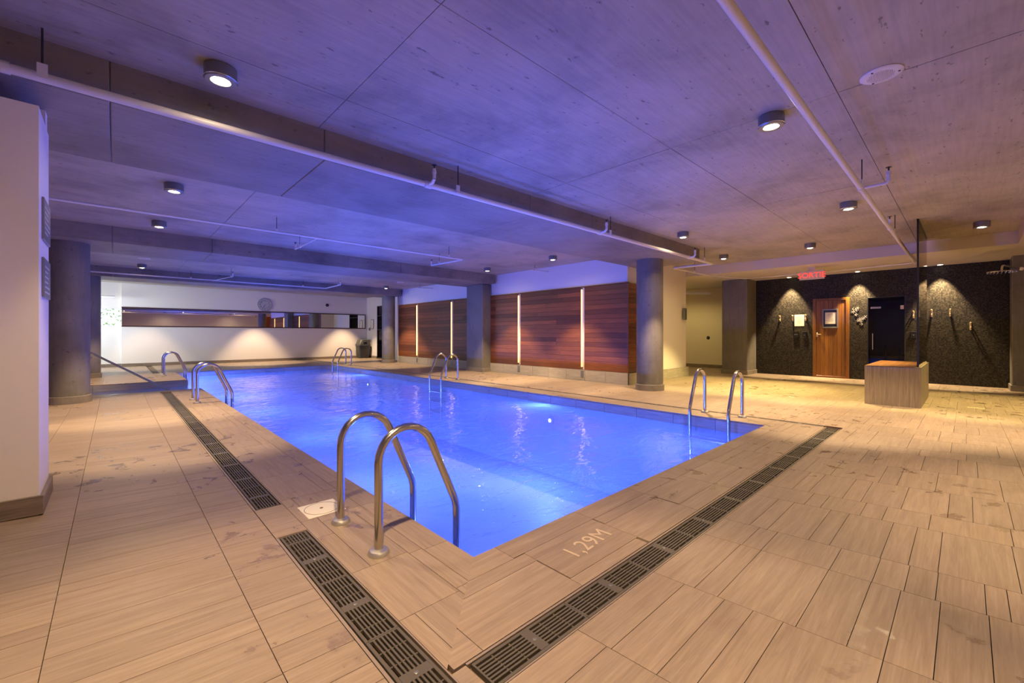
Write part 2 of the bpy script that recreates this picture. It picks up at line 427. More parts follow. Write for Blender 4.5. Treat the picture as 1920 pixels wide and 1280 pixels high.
TILES = []   # (poly, r, q)
def clip(poly, a, b, c):
    """keep a*x+b*y>=c"""
    out = []
    for i in range(len(poly)):
        p, q = poly[i], poly[(i + 1) % len(poly)]
        dp = a * p[0] + b * p[1] - c; dq = a * q[0] + b * q[1] - c
        if dp >= 0: out.append(p)
        if (dp > 0) != (dq > 0) and dp != dq:
            t = dp / (dp - dq); out.append((p[0] + t * (q[0] - p[0]), p[1] + t * (q[1] - p[1])))
    return out
G_ = 0.0013
def tile(x0, x1, y0, y1, q=0.0, cut=None):
    if x1 - x0 < 0.02 or y1 - y0 < 0.02: return
    p = [(x0 + G_, y0 + G_), (x1 - G_, y0 + G_), (x1 - G_, y1 - G_), (x0 + G_, y1 - G_)]
    if cut:
        p = clip(p, *cut)
        if len(p) < 3: return
    TILES.append((p, random.random(), q))
def cuts(y0, y1, first=()):
    ys = [y0] + [y for y in first if y0 < y < y1]; last = 0
    while ys[-1] < y1 - 1e-6:
        w = random.choice([0.1, 0.2, 0.2, 0.3, 0.3, 0.3])
        if w == 0.1 and last == 0.1: w = 0.3
        last = w; ys.append(min(y1, ys[-1] + w))
    if len(ys) > 2 and ys[-1] - ys[-2] < 0.06: ys.pop(-2)
    return ys
def strip_y(x0, x1, y0, y1, q=0.0, first=()):
    ys = cuts(y0, y1, first)
    for a, b in zip(ys, ys[1:]): tile(x0, x1, a, b, q)
def strip_x(x0, x1, y0, y1, q=1.0, step=0.6, off=0.0):
    x = x0; k = x0 + off if off else x0 + step
    while x < x1 - 1e-6:
        e = min(x1, k); tile(x, e, y0, y1, q); x = e; k += step
# left deck (planks run along x)
strip_y(-0.178, 0.415, 0.9, 10.93, 0, (1.268, 1.568, 1.868, 1.967, 2.163, 2.361, 2.660, 2.752, 2.955, 3.253, 3.362, 3.516, 3.625, 3.82, 4.02, 4.12))
strip_y(0.415, 0.662, 0.9, 10.93, 0, (1.03, 1.33, 1.427, 1.573, 1.723, 1.920, 2.020, 2.320, 2.418, 2.717, 2.818, 3.019, 3.32, 3.42, 3.72))
strip_y(-0.49, -0.178, 0.9, 10.93, 0, (1.83, 2.132, 2.328, 2.424, 2.624, 2.824, 3.019, 3.316, 3.516))
strip_y(-1.09, -0.49, 0.9, 10.93, 0)
for xx in (-1.69, -2.29, -2.89): strip_y(xx, xx + 0.6, 4.6, 10.93, 0)
# gap tiles between the two left drain runs, margin by corner
tile(0.664, 0.834, 2.657, 2.745, 0); tile(0.664, 0.834, 2.745, 3.168, 0)
tile(0.832, 0.893, 0.9, 1.19, 0)
# pool surround, left side, mitred at the near corner
MITRE = (-1.0, 1.0, PY0 - PX0)
def coping_left(y0, y1, cut=None, seed=0):
    rr = random.Random(seed)
    y = y0
    while y < y1 - 1e-6:
        e = min(y1, y + 0.6); tile(1.207, PX0, y, e, 1, cut); y = e
    y = y0; k = 0
    while y < y1 - 1e-6:
        e = min(y1, y + rr.choice([0.45, 0.6, 0.6])); s = rr.choice([None, 0.905, 1.13, 1.13])
        if s: tile(0.834, s, y, e, 1, cut); tile(s, 1.207, y, e, 1, cut)
        else: tile(0.834, 1.207, y, e, 1, cut)
        y = e
tile(1.207, PX0, 1.2, 1.98, 1, MITRE); tile(1.132, 1.207, 1.2, 1.58, 1, MITRE); tile(0.905, 1.132, 1.2, 1.555, 1, MITRE); tile(0.834, 0.905, 1.2, 1.555, 1, MITRE)
tile(1.132, 1.207, 1.58, 2.0, 1, MITRE); tile(0.834, 1.132, 1.555, 2.02, 1, MITRE)
tile(1.207, PX0, 1.98, 2.58, 1); tile(1.132, 1.207, 2.0, 2.7, 1); tile(0.834, 0.93, 2.02, 2.5, 1); tile(0.93, 1.132, 2.02, 2.7, 1); tile(0.834, 0.93, 2.5, 2.78, 1)
coping_left(2.78, 10.93, None, 3)
for y0, y1 in ((2.58, 2.78),): tile(1.207, PX0, y0, y1, 1); tile(0.93, 1.207, 2.7, 2.78, 1)
coping_left(13.62, 16.3, None, 5)
strip_x(-1.6, PX0, 10.935, 11.19, 0, 0.6); strip_x(-1.6, PX0, 13.47, 13.62, 0, 0.6)
# near pool surround between pool edge and right drain
MIT2 = (1.0, -1.0, PX0 - PY0)
tile(1.2, 1.50, 1.585, PY0, 0, MIT2); tile(1.50, 2.18, 1.59, PY0, 0); tile(2.18, 2.80, 1.59, PY0, 0); tile(2.80, 3.37, 1.59, PY0, 0)
tile(1.1, 1.573, 1.493, 1.585, 0, MIT2); tile(0.98, 1.567, 1.20, 1.493, 0, MIT2); tile(0.85, 0.98, 1.20, 1.36, 0, MIT2)
tile(1.573, 2.17, 1.275, 1.59, 0); tile(1.567, 2.15, 1.20, 1.275, 0)
tile(2.18, 2.80, 1.50, 1.59, 0); tile(2.17, 2.79, 1.20, 1.50, 0)
tile(2.80, 3.37, 1.33, 1.59, 0); tile(2.79, 3.37, 1.20, 1.33, 0)
x = 3.37; k = 0
while x < 6.44:
    e = min(6.44, x + 0.6); tile(x, e, 1.59, PY0, 0)
    s = [1.33, 1.50, 1.43][k % 3]; tile(x, e, s, 1.59, 0); tile(x, e, 1.20, s, 0); x = e; k += 1
# right pool surround
y = PY0
rr = random.Random(11)
while y < 16.3:
    e = min(16.3, y + 0.6); tile(PX1, 6.16, y, e, 1); s = rr.choice([6.26, 6.36, None])
    if s: tile(6.16, s, y, e, 1); tile(s, 6.435, y, e, 1)
    else: tile(6.16, 6.435, y, e, 1)
    y = e
# big deck to the right: rows along y, each 0.6 or 0.3 deep
XB = [0.83, 1.318, 1.905, 2.482, 2.780, 3.362, 3.650, 4.215, 4.80, 5.39, 5.68, 6.27, 6.535]
FIRST = {1: (0.193, 0.488, 0.594, 0.705, 0.881), 2: (-0.06, 0.072, 0.193, 0.292, 0.447, 0.736, 0.836), 3: (-0.117, -0.054, 0.088, 0.184, 0.29, 0.446, 0.738, 0.832),
         4: (-0.159, 0.09, 0.191, 0.293, 0.499, 0.593, 0.794, 0.888), 5: (-0.167, 0.147, 0.347, 0.451, 0.652, 0.741), 6: (-0.182, -0.027, 0.077, 0.284, 0.484, 0.583, 0.778, 0.879), 7: (-0.168, 0.15, 0.351, 0.455, 0.751, 0.93), 8: (-0.061, 0.049, 0.254, 0.557, 0.648, 0.851)}
for i in range(len(XB) - 1):
    f = FIRST.get(i, ())
    if f:
        strip_y(XB[i], XB[i + 1], f[0], 1.035, 0, f[1:]); strip_y(XB[i], XB[i + 1], -2.2, f[0], 0)
    else: strip_y(XB[i], XB[i + 1], -2.2, 1.035, 0)
XC = [6.535, 6.98, 7.58, 7.88, 8.48, 9.07, 9.37, 9.97, 10.57, 10.86, 11.46, 12.06, 12.36, 12.96, 13.56, 13.9]
for i in range(len(XC) - 1):
    top = 5.25 if XC[i] < 11.4 else 8.0
    if XC[i + 1] < 8.5: top = 20.4
    strip_y(XC[i], XC[i + 1], -2.2, top, 0)
strip_y(13.9, 14.4, 4.6, 8.0, 0); strip_y(14.4, 15.0, 4.6, 8.0, 0)
strip_y(8.48, 9.2, 16.0, 20.4, 0)
# far deck and far-left deck
for xx in [-2.6 + 0.6 * k for k in range(15)]:
    strip_y(xx, 0.834 if abs(xx - 0.4) < 0.01 else min(6.435, xx + 0.6), 16.3 if xx + 0.3 > 0.75 else 13.62, 20.4, 0)

def cam_px(x, y, z):
    d = x * FWD.x + y * FWD.y
    if d < 0.3: return None
    return 960 + FPX * (x * RGT.x + y * RGT.y) / d, 626.5 - FPX * (z - CAM_H) / d
def shown_area(poly):
    q = [cam_px(x, y, zf(x, y)) for x, y in poly]
    if any(p is None for p in q): return 0
    if max(p[0] for p in q) < 0 or min(p[0] for p in q) > 1920 or min(p[1] for p in q) > 1280: return 0
    q = [(max(0, min(1920, a)), max(0, min(1280, b))) for a, b in q]
    return abs(sum(q[i][0] * q[(i + 1) % len(q)][1] - q[(i + 1) % len(q)][0] * q[i][1] for i in range(len(q)))) / 2
order = sorted(range(len(TILES)), key=lambda i: -shown_area(TILES[i][0]))
zt = zf; zb = lambda x, y: zf(x, y) - TH
for i in order[:300]:
    p, r, q = TILES[i]; mb = MB(); mb.prism(p, zt, zb, r, q); mb.build('tile', M['tile'], floor, tint=True)
rest = MB()
for i in order[300:]:
    p, r, q = TILES[i]; rest.prism(p, zt, zb, r, q)
tag(rest.build('distant_tile_field', M['tile'], floor, tint=True), kind='stuff')

# thin metal frames beside the drains
fm = MB()
for x0, x1, y0, y1 in ((0.664, 0.676, 0.9, 2.655), (0.827, 0.833, 0.9, 2.655), (0.664, 0.676, 3.17, 10.76), (0.827, 0.833, 3.17, 10.76),
                       (0.896, 6.44, 1.186, 1.196), (0.896, 6.44, 1.036, 1.042), (6.437, 6.441, 1.2, 16.3), (6.525, 6.533, 1.2, 16.3)):
    fm.prism([(x0, y0), (x1, y0), (x1, y1), (x0, y1)], lambda x, y: 0.0005, lambda x, y: -TH)
fm.build('drain_frame', M['frame_metal'], floor)
ch = MB()
for x0, x1, y0, y1 in ((0.677, 0.826, 0.9, 2.655), (0.677, 0.826, 3.17, 10.76), (0.897, 6.436, 1.043, 1.185), (6.442, 6.524, 1.2, 16.3)):
    ch.add([(x0, y0, -0.0215), (x1, y0, -0.0215), (x1, y1, -0.0215), (x0, y1, -0.0215)], [(0, 1, 2, 3)])
ch.build('drain_channel', M['black'], floor)  # flat black sheet, the shade of the channel depth as colour
# engraved depth marking
text_mesh('depth_marking', '1,29M', 0.152, M['engrave'], floor, (1.722, 1.365, 0.0012), (1, 0.07, 0), (-0.07, 1, 0), 0.0016)

# ------------------------------------------------------------------ STRUCTURE: pool basin
pool = thing('swimming_pool', 'rectangular swimming pool filled with glowing blue water', 'pool', (0, 0, 0), kind='structure')
pb = MB(); D = -1.50
def quad(a, b, c, d): pb.add([a, b, c, d], [(0, 1, 2, 3)])
quad((PX0, PY0, D), (PX1, PY0, D), (PX1, PY1, D), (PX0, PY1, D))
for (a, b) in (((PX0, PY0), (PX1, PY0)), ((PX1, PY0), (PX1, PY1)), ((PX1, PY1), (PX0, PY1)), ((PX0, IY0), (PX0, PY0)), ((PX0, PY1), (PX0, IY1))):
    quad((*a, D), (*b, D), (*b, -0.02), (*a, -0.02))
quad((PX0, IY0, -0.02), (IX0, IY0, -0.02), (IX0, IY0, D), (PX0, IY0, D)); quad((PX0, IY1, -0.02), (IX0, IY1, -0.02), (IX0, IY1, D), (PX0, IY1, D))
quad((IX0, IY0, -0.02), (IX0, IY1, -0.02), (IX0, IY1, D), (IX0, IY0, D))
pb.build('basin', M['poolshell'], pool)
for k in range(4):
    st = MB(); st.box(IX0 + 0.01, 1.2 - 0.65 * k, IY0 + 0.01, IY1 - 0.01, D, -1.2 + 0.26 * k); st.build('entry_step', M['poolshell'], pool)
def band(axis, c, a0, a1, inward):
    a = a0
    while a < a1 - 0.02:
        e = min(a1, a + 0.6); b = MB(); r = random.random()
        t0, t1 = sorted((c, c + inward * 0.012))
        if axis == 'x': b.box(t0, t1, a + 0.003, e - 0.003, -0.158, -0.024, r, 1)
        else: b.box(a + 0.003, e - 0.003, t0, t1, -0.158, -0.024, r, 0)
        b.build('waterline_tile', M['plinth'], pool, tint=True); a = e
band('x', PX1, PY0, PY1, -1); band('y', PY1, PX0, PX1, -1); band('y', IY1, IX0, PX0, -1); band('x', PX0, IY1, PY1, 1)
# coping nose seen at the pool edge
wv = MB(); nx, ny = 56, 176
def wz(x, y): return WZ + 0.0035 * sin(3.1 * x + 1.7 * y) + 0.003 * sin(-2.3 * x + 3.9 * y + 1.0) + 0.002 * sin(5.2 * x - 1.1 * y)
wv.v = [(PX0 + (PX1 - PX0) * i / nx, PY0 + (PY1 - PY0) * j / ny) for j in range(ny + 1) for i in range(nx + 1)]
wv.v = [(x, y, wz(x, y)) for x, y in wv.v]
wv.f = [(j * (nx + 1) + i, j * (nx + 1) + i + 1, (j + 1) * (nx + 1) + i + 1, (j + 1) * (nx + 1) + i) for j in range(ny) for i in range(nx)]
n0 = len(wv.v); mx, my = 30, 26
for j in range(my + 1):
    for i in range(mx + 1):
        x = IX0 + (PX0 - IX0) * i / mx; y = IY0 + (IY1 - IY0) * j / my; wv.v.append((x, y, wz(x, y)))
wv.f += [(n0 + j * (mx + 1) + i, n0 + j * (mx + 1) + i + 1, n0 + (j + 1) * (mx + 1) + i + 1, n0 + (j + 1) * (mx + 1) + i) for j in range(my) for i in range(mx)]
wo = wv.build('pool_water', M['water'], None); wo.data.polygons.foreach_set('use_smooth', [True] * len(wo.data.polygons))
tag(wo, 'rippled bright blue water filling the swimming pool', 'water', kind='stuff')

# ------------------------------------------------------------------ STRUCTURE: ceiling, beams
ceil = thing('ceiling', 'board-marked grey concrete ceiling lit violet by the pool', 'ceiling', (0, 0, 0), kind='structure')
cb = MB(); cb.box(-3.2, 16.4, -5, 22, CEIL + 0.03, CEIL + 0.2); cb.build('slab', M['grout'], ceil)
XJ = [-6.64 + 2.65 * k for k in range(10)]; YJ = [-4.58 + 1.31 * k for k in range(20)]
for i, (a, b) in enumerate(zip(XJ, XJ[1:])):
    for j, (c, d) in enumerate(zip(YJ, YJ[1:])):
        a2, b2, c2, d2 = max(a, -3.2), min(b, 11.9), max(c, -4.58), min(d, 20.5)
        if b2 - a2 < 0.05 or d2 - c2 < 0.05: continue
        p = MB(); dz = random.uniform(0, 0.0025); p.box(a2 + 0.0025, b2 - 0.0025, c2 + 0.0025, d2 - 0.0025, CEIL + dz, CEIL + 0.028)
        p.build('panel', M['ceil'], ceil)
BEAMS = [(3.88, 5.25, -3.1, 9.10, 'wide concrete ceiling beam nearest the camera, behind the long white pipe'),
         (9.78, 11.15, -3.1, 8.47, 'concrete ceiling beam over the middle of the pool'),
         (15.6, 16.75, -3.1, 8.47, 'concrete ceiling beam over the far end of the pool')]
for bi, (y0, y1, x0, x1, lab) in enumerate(BEAMS):
    bt = thing('concrete_beam', lab, 'beam', (x0, y0, SOF), kind='structure')
    js = [x0, -0.02, 1.36, 3.96, 5.3, 7.0, x1]
    for a, b in zip(js, js[1:]):
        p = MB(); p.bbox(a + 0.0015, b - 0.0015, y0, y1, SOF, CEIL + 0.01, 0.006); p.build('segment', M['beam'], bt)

# ------------------------------------------------------------------ STRUCTURE: walls
WB = 20.4
def wall(name, label, boxes, mat):
    t = MB()
    for b in boxes: t.box(*b)
    o = t.build(name, mat); return tag(o, label, 'wall', kind='structure')
wall('wall_back', 'white far wall with the long mirror', [(0.19, 9.4, WB, WB + 0.2, -0.03, 3.1), (-3.0, 0.19, WB + 0.12, WB + 0.3, -0.03, 1.45), (-3.0, 0.19, WB + 0.12, WB + 0.3, 2.07, 3.1)], M['white'])
wall('wall_left', 'white left wall mostly hidden behind the pier', [(-2.9, -2.6, -5, 17.4, -0.03, 3.1), (-2.9, -2.6, 17.4, 21, -0.03, 0.9), (-2.9, -2.6, 17.4, 21, 2.5, 3.1), (-2.9, -2.6, 19.9, 21, 0.9, 2.5)], M['white'])
wall('wall_front', 'plain wall behind the viewer', [(-3, 16.4, -4.8, -4.5, -0.03, 3.1)], M['white'])
wall('wall_right', 'white wall block above and beyond the timber panelling', [(8.56, 11.53, 5.29, 15.9, -0.03, 3.0)], M['white'])
wall('wall_corner', 'short white wall beside the far glass door', [(9.2, 9.5, 19.3, WB, -0.03, 3.0), (9.2, 9.5, 16.0, 18.2, -0.03, 3.0), (9.2, 9.5, 18.2, 19.3, 2.5, 3.0), (8.52, 9.5, 15.9, 16.0, -0.03, 3.0)], M['white'])
wall('wall_hall', 'cream end wall of the side corridor', [(15.0, 15.3, 4.0, 9, -0.03, 3.0), (11.5, 15.3, 8.0, 8.3, -0.03, 3.0)], M['cream'])
wall('wall_mosaic', 'black glass mosaic wall with the cedar door', [(13.9, 14.1, 2.07, 4.9, -0.03, 2.9), (13.9, 14.1, 2.07, 2.07, 0, 0), (13.9, 14.1, 1.705, 2.07, -0.03, 2.9), (13.9, 14.1, -2.4, 1.0, -0.03, 2.9), (13.9, 14.1, 1.0, 1.705, 2.075, 2.9)], M['mosaic'])
wall('wall_shower', 'plain wall beyond the shower corner', [(13.2, 16.2, -2.9, -2.5, -0.03, 3.0)], M['white'])
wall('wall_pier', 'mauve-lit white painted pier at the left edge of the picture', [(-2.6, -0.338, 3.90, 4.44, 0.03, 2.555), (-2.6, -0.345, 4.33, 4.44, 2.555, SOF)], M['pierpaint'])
bulk = MB(); bulk.box(11.52, 16.2, -4.5, 9, 2.735, CEIL + 0.02); bulk.box(9.6, 11.52, -4.5, -0.62, 2.735, CEIL + 0.02)
tag(bulk.build('ceiling_bulkhead', M['soffit']), 'lowered cream plaster bulkhead in front of the mosaic wall', 'ceiling', kind='structure')
# steam cabin behind the smoked glass door
cab = MB(); cab.box(15.6, 15.7, 0.6, 2.2, 0, 2.4); cab.box(14.1, 15.7, 2.1, 2.2, 0, 2.4); cab.box(14.1, 15.7, 0.5, 0.6, 0, 2.4); cab.box(14.1, 15.7, 0.5, 2.2, 2.4, 2.5)
tag(cab.build('cabin_shell', M['mosaic']), 'dark tiled inside of the steam cabin', 'wall', kind='structure')
spot_lamp((14.9, 1.4, 2.3), 40, (0.9, 0.85, 0.8), radians(120), 1.0)  # spot without a fixture, added to brighten the cabin inside
cbn = MB(); cbn.box(15.0, 15.58, 0.62, 1.25, 0, 0.62); tag(cbn.build('cabin_bench', M['mosaic']), 'dark bench inside the steam cabin behind the smoked glass', 'bench')

def skirting(name, label, runs, h, mat, t=0.02):
    root = thing(name, label, 'baseboard', (0, 0, 0), kind='structure')
    for (axis, c, a0, a1, out) in runs:
        a = a0
        while a < a1 - 0.02:
            e = min(a1, a + 0.6); b = MB(); r = random.random(); t0, t1 = sorted((c, c + out * t))
            zz = zf(c, a) if axis == 'x' else zf(a, c)
            if axis == 'x': b.bbox(t0, t1, a + 0.0015, e - 0.0015, zz - 0.01, zz + h, 0.002, r, 1)
            else: b.bbox(a + 0.0015, e - 0.0015, t0, t1, zz - 0.01, zz + h, 0.002, r, 0)
            b.build('tile', mat, root, tint=True); a = e
    return root
skirting('baseboard_pier', 'dark tile skirting at the foot of the left pier', [('y', 3.90, -2.6, -0.316, -1), ('x', -0.338, 3.90, 4.46, 1)], 0.105, M['skirt'])
skirting('baseboard_back', 'tile skirting along the mirror wall', [('y', WB, 0.19, 9.2, -1), ('y', WB + 0.12, -2.6, 0.19, -1), ('x', 9.2, 19.3, WB, -1)], 0.11, M['skirt'])
skirting('baseboard_hall', 'dark skirting in the side corridor', [('x', 15.0, 4.9, 8, -1)], 0.11, M['skirt'])
skirting('baseboard_plinth', 'grey tile plinth under the timber panelling', [('x', 8.525, 5.24, 15.9, -1), ('y', 5.255, 8.53, 11.55, -1), ('x', 11.53, 5.25, 8.0, 1)], 0.262, M['plinth'], 0.03)
lg = MB(); lg.box(8.495, 8.56, 5.235, 15.9, 0.2625, 0.272); tag(lg.build('trim_1', M['frame_metal']), 'thin ledge on top of the plinth', 'trim', kind='structure')

# ------------------------------------------------------------------ columns
def round_column(x, y, r, ztop, zbase, label, hc=0.125):
    t = thing('round_column', label, 'column', (x, y, zbase), kind='structure')
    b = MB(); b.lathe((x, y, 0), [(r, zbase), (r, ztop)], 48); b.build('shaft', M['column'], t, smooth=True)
    b = MB(); b.lathe((x, y, 0), [(r + 0.022, zbase - 0.01), (r + 0.022, zbase + hc - 0.006), (r + 0.016, zbase + hc)], 48); b.build('base_collar', M['collar'], t, smooth=True)
def square_column(x0, x1, y0, y1, ztop, label):
    t = thing('square_column', label, 'column', ((x0 + x1) / 2, (y0 + y1) / 2, 0), kind='structure')
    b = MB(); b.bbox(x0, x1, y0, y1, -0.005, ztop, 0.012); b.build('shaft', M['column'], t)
    b = MB(); b.bbox(x0 - 0.02, x1 + 0.02, y0 - 0.02, y1 + 0.02, -0.01, 0.115, 0.004); b.build('base_collar', M['collar'], t)
round_column(8.145, 4.505, 0.265, SOF, 0, 'round concrete column in front of the corner of the timber wall')
round_column(8.12, 16.0, 0.255, SOF, 0, 'round concrete column at the far right corner of the pool')
round_column(-0.57, 10.33, 0.272, SOF, 0, 'thick round concrete column left of the pool inlet, behind the white pier')
round_column(-0.52, 15.85, 0.265, SOF, 0, 'far left concrete column beside the garden window')
square_column(8.185, 8.52, 10.06, 10.86, SOF, 'square concrete column dividing the timber wall')
square_column(13.1, 13.88, 4.25, 4.93, 2.735, 'square brown concrete column left of the mosaic wall')
square_column(13.26, 13.88, -1.5, -0.63, 2.735, 'square concrete column at the right edge carrying the shower')

# ------------------------------------------------------------------ timber wall boards
tw = thing('timber_panelling', 'dark reddish timber boarding with four glowing light slots', 'wall panelling', (8.5, 5.25, 0.27), kind='structure')
bk = MB(); bk.box(8.53, 8.556, 5.26, 15.9, 0.272, 2.31); bk.build('backing', M['darkwood'], tw)
LED_Y = [6.523, 8.792, 12.125, 14.422]
SEG = [(5.262, 6.523 - 0.055), (6.523 + 0.077, 8.792 - 0.055), (8.792 + 0.077, 12.125 - 0.055), (12.125 + 0.077, 14.422 - 0.055), (14.422 + 0.077, 15.9)]
nb = 18; bh = (2.318 - 0.274) / nb
for (a, b) in SEG:
    cutsY = [a, b]
    for k in range(nb):
        ys = [a, b]
        if b - a > 2 and random.random() < 0.35: ys = [a, random.uniform(a + 0.5, b - 0.5), b]
        for c, d in zip(ys, ys[1:]):
            m = MB(); dx = random.uniform(0, 0.002)
            m.bbox(8.503 + dx, 8.53, c + 0.001, d - 0.001, 0.274 + bh * k + 0.0015, 0.274 + bh * (k + 1) - 0.0015, 0.002, random.random())
            m.build('board', M['wood'], tw, tint=True)
for y in LED_Y:
    m = MB(); m.bbox(8.499, 8.53, y + 0.055, y + 0.075, 0.274, 2.318, 0.002, 0.95); m.build('stile', M['wood'], tw, tint=True)
tws = thing('timber_panelling', 'narrow reddish timber return at the corner behind the round column', 'wall panelling', (8.5, 5.25, 0.27), kind='structure')
for k in range(nb):
    m = MB(); m.bbox(8.525, 9.9, 5.232, 5.29, 0.274 + bh * k + 0.0015, 0.274 + bh * (k + 1) - 0.0015, 0.002, random.random()); m.build('board', M['woodx'], tws, tint=True)
m = MB(); m.bbox(8.498, 8.526, 5.228, 5.262, 0.272, 2.322, 0.002, 0.5); m.build('corner_post', M['wood'], tws, tint=True)
m = MB(); m.bbox(8.498, 8.56, 5.228, 15.9, 2.32, 2.335, 0.002, 0.3); m.build('cap_rail', M['wood'], tw, tint=True)
WHICH = ['nearest the round column', 'just right of the square column', 'just left of the square column', 'farthest along the timber wall']
for k, y in enumerate(LED_Y):
    t = thing('light_strip', 'glowing yellow vertical light strip ' + WHICH[k], 'light', (8.51, y, 0.3))
    b = MB(); b.box(8.512, 8.53, y - 0.05, y + 0.05, 0.276, 2.31); b.build('housing', M['signwhite'], t)
    b = MB(); b.tube([(8.497, y + 0.02, 0.335), (8.497, y + 0.02, 2.265)], 0.013, 10); b.build('tube', M['led'], t, smooth=True)
    b = MB(); b.box(8.485, 8.512, y - 0.006, y + 0.044, 0.305, 0.335); b.build('end_cap', M['plastic_black'], t)
    b = MB(); b.box(8.485, 8.512, y - 0.006, y + 0.044, 2.265, 2.295); b.build('end_cap', M['plastic_black'], t)
    b = MB(); b.bbox(8.487, 8.495, y - 0.045, y + 0.045, 0.08, 0.245, 0.002); tag(b.build('vent_plate', M['lampbody']), 'grey plinth plate below the light strip ' + WHICH[k], 'plate')

# ------------------------------------------------------------------ mirror, clock, bin at the far wall
mt = thing('wall_mirror', 'long horizontal mirror in a dark wood frame on the far wall', 'mirror', (4.65, WB, 1.77))
b = MB(); b.box(0.2, 9.08, WB - 0.012, WB, 1.46, 2.085); b.build('glass', M['mirror'], mt)
for nm, bx in (('frame_top', (0.19, 9.12, 2.085, 2.125)), ('frame_bottom', (0.19, 9.12, 1.42, 1.46)), ('frame_side', (9.08, 9.12, 1.46, 2.085))):
    b = MB(); b.bbox(bx[0], bx[1], WB - 0.03, WB, bx[2], bx[3], 0.003); b.build(nm, M['darkwood'], mt)
ck = thing('wall_clock', 'round wall clock above the mirror', 'clock', (4.68, WB, 2.41))
b = MB(); b.lathe((4.68, WB, 2.41), [(0.262, -0.03), (0.262, 0.0)], 40, 'y'); b.build('face', M['face'], ck, normals=True)
b = MB(); b.tube([(4.68 + 0.265 * cos(2 * pi * k / 48), WB - 0.025, 2.41 + 0.265 * sin(2 * pi * k / 48)) for k in range(49)], 0.008, 8, False); b.build('rim', M['lampbody'], ck, smooth=True)
b = MB()
for k in range(60):
    a = 2 * pi * k / 60; r0 = 0.235 if k % 5 else 0.22
    b.seg((4.68 + r0 * cos(a), WB - 0.033, 2.41 + r0 * sin(a)), (4.68 + 0.25 * cos(a), WB - 0.033, 2.41 + 0.25 * sin(a)), 0.012 if k % 5 == 0 else 0.005, 0.003)
tag(b.build('minute_marks', M['ink'], ck), kind='stuff')
for k in range(1, 13):
    a = pi / 2 - 2 * pi * k / 12
    text_mesh('numeral', str(k), 0.095, M['ink'], ck, (4.68 + 0.175 * cos(a), WB - 0.034, 2.41 + 0.175 * sin(a) - 0.033), (1, 0, 0), (0, 0, 1), 0.003, 'CENTER')
b = MB(); a = pi / 2 - 2 * pi * 7.1 / 12; b.seg((4.68, WB - 0.04, 2.41), (4.68 + 0.19 * cos(a), WB - 0.04, 2.41 + 0.19 * sin(a)), 0.012, 0.003); b.build('minute_hand', M['ink'], ck)
b = MB(); a = pi / 2 - 2 * pi * 6.6 / 12; b.seg((4.68, WB - 0.04, 2.41), (4.68 + 0.12 * cos(a), WB - 0.04, 2.41 + 0.12 * sin(a)), 0.018, 0.003); b.build('hour_hand', M['ink'], ck)
b = MB(); b.lathe((7.27, WB, 2.51), [(0.04, -0.05), (0.07, -0.03), (0.075, 0.0)], 20, 'y'); tag(b.build('dome_camera', M['plastic_black'], None, smooth=True), 'small black dome camera high on the far wall right of the clock', 'camera')

bn = thing('swing_bin', 'charcoal swing-lid waste bin in the far right corner', 'bin', (8.84, 20.05, 0))
def ftube(sections, n=5):
    """rounded-rectangle loft: (half x, half y, z)"""
    mb = MB(); m = 0
    for (hx, hy, z) in sections:
        rr_ = min(hx, hy) * 0.28; pts = []
        for cx, cy, a0 in ((1, 1, 0), (-1, 1, pi / 2), (-1, -1, pi), (1, -1, 3 * pi / 2)):
            for k in range(n):
                a = a0 + pi / 2 * k / (n - 1); pts.append((8.84 + cx * (hx - rr_) + rr_ * cos(a), 20.05 + cy * (hy - rr_) + rr_ * sin(a), z))
        mb.v += pts; m = len(pts)
    k0 = len(sections)
    for i in range(k0 - 1):
        for k in range(m): mb.f.append((i * m + k, i * m + (k + 1) % m, (i + 1) * m + (k + 1) % m, (i + 1) * m + k))
    mb.f.append(tuple(reversed(range(m)))); mb.f.append(tuple(range((k0 - 1) * m, k0 * m)))
    mb.r = [0.5] * len(mb.v); mb.q = [0] * len(mb.v); return mb
ftube([(0.24, 0.2, 0.0), (0.285, 0.24, 0.60)]).build('body', M['bin'], bn, smooth=True)
ftube([(0.305, 0.26, 0.60), (0.305, 0.26, 0.645), (0.27, 0.24, 0.70), (0.20, 0.215, 0.87), (0.16, 0.19, 0.90)]).build('lid', M['bin'], bn, smooth=True)
b = MB(); b.add([(8.74, 19.787, 0.72), (8.94, 19.787, 0.72), (8.92, 19.822, 0.85), (8.76, 19.822, 0.85)], [(0, 1, 2, 3)]); b.build('swing_flap', M['plastic_black'], bn)
b = MB(); b.seg((8.79, 19.79, 0.80), (8.89, 19.79, 0.80), 0.03, 0.01); b.build('flap_label', M['signwhite'], bn)

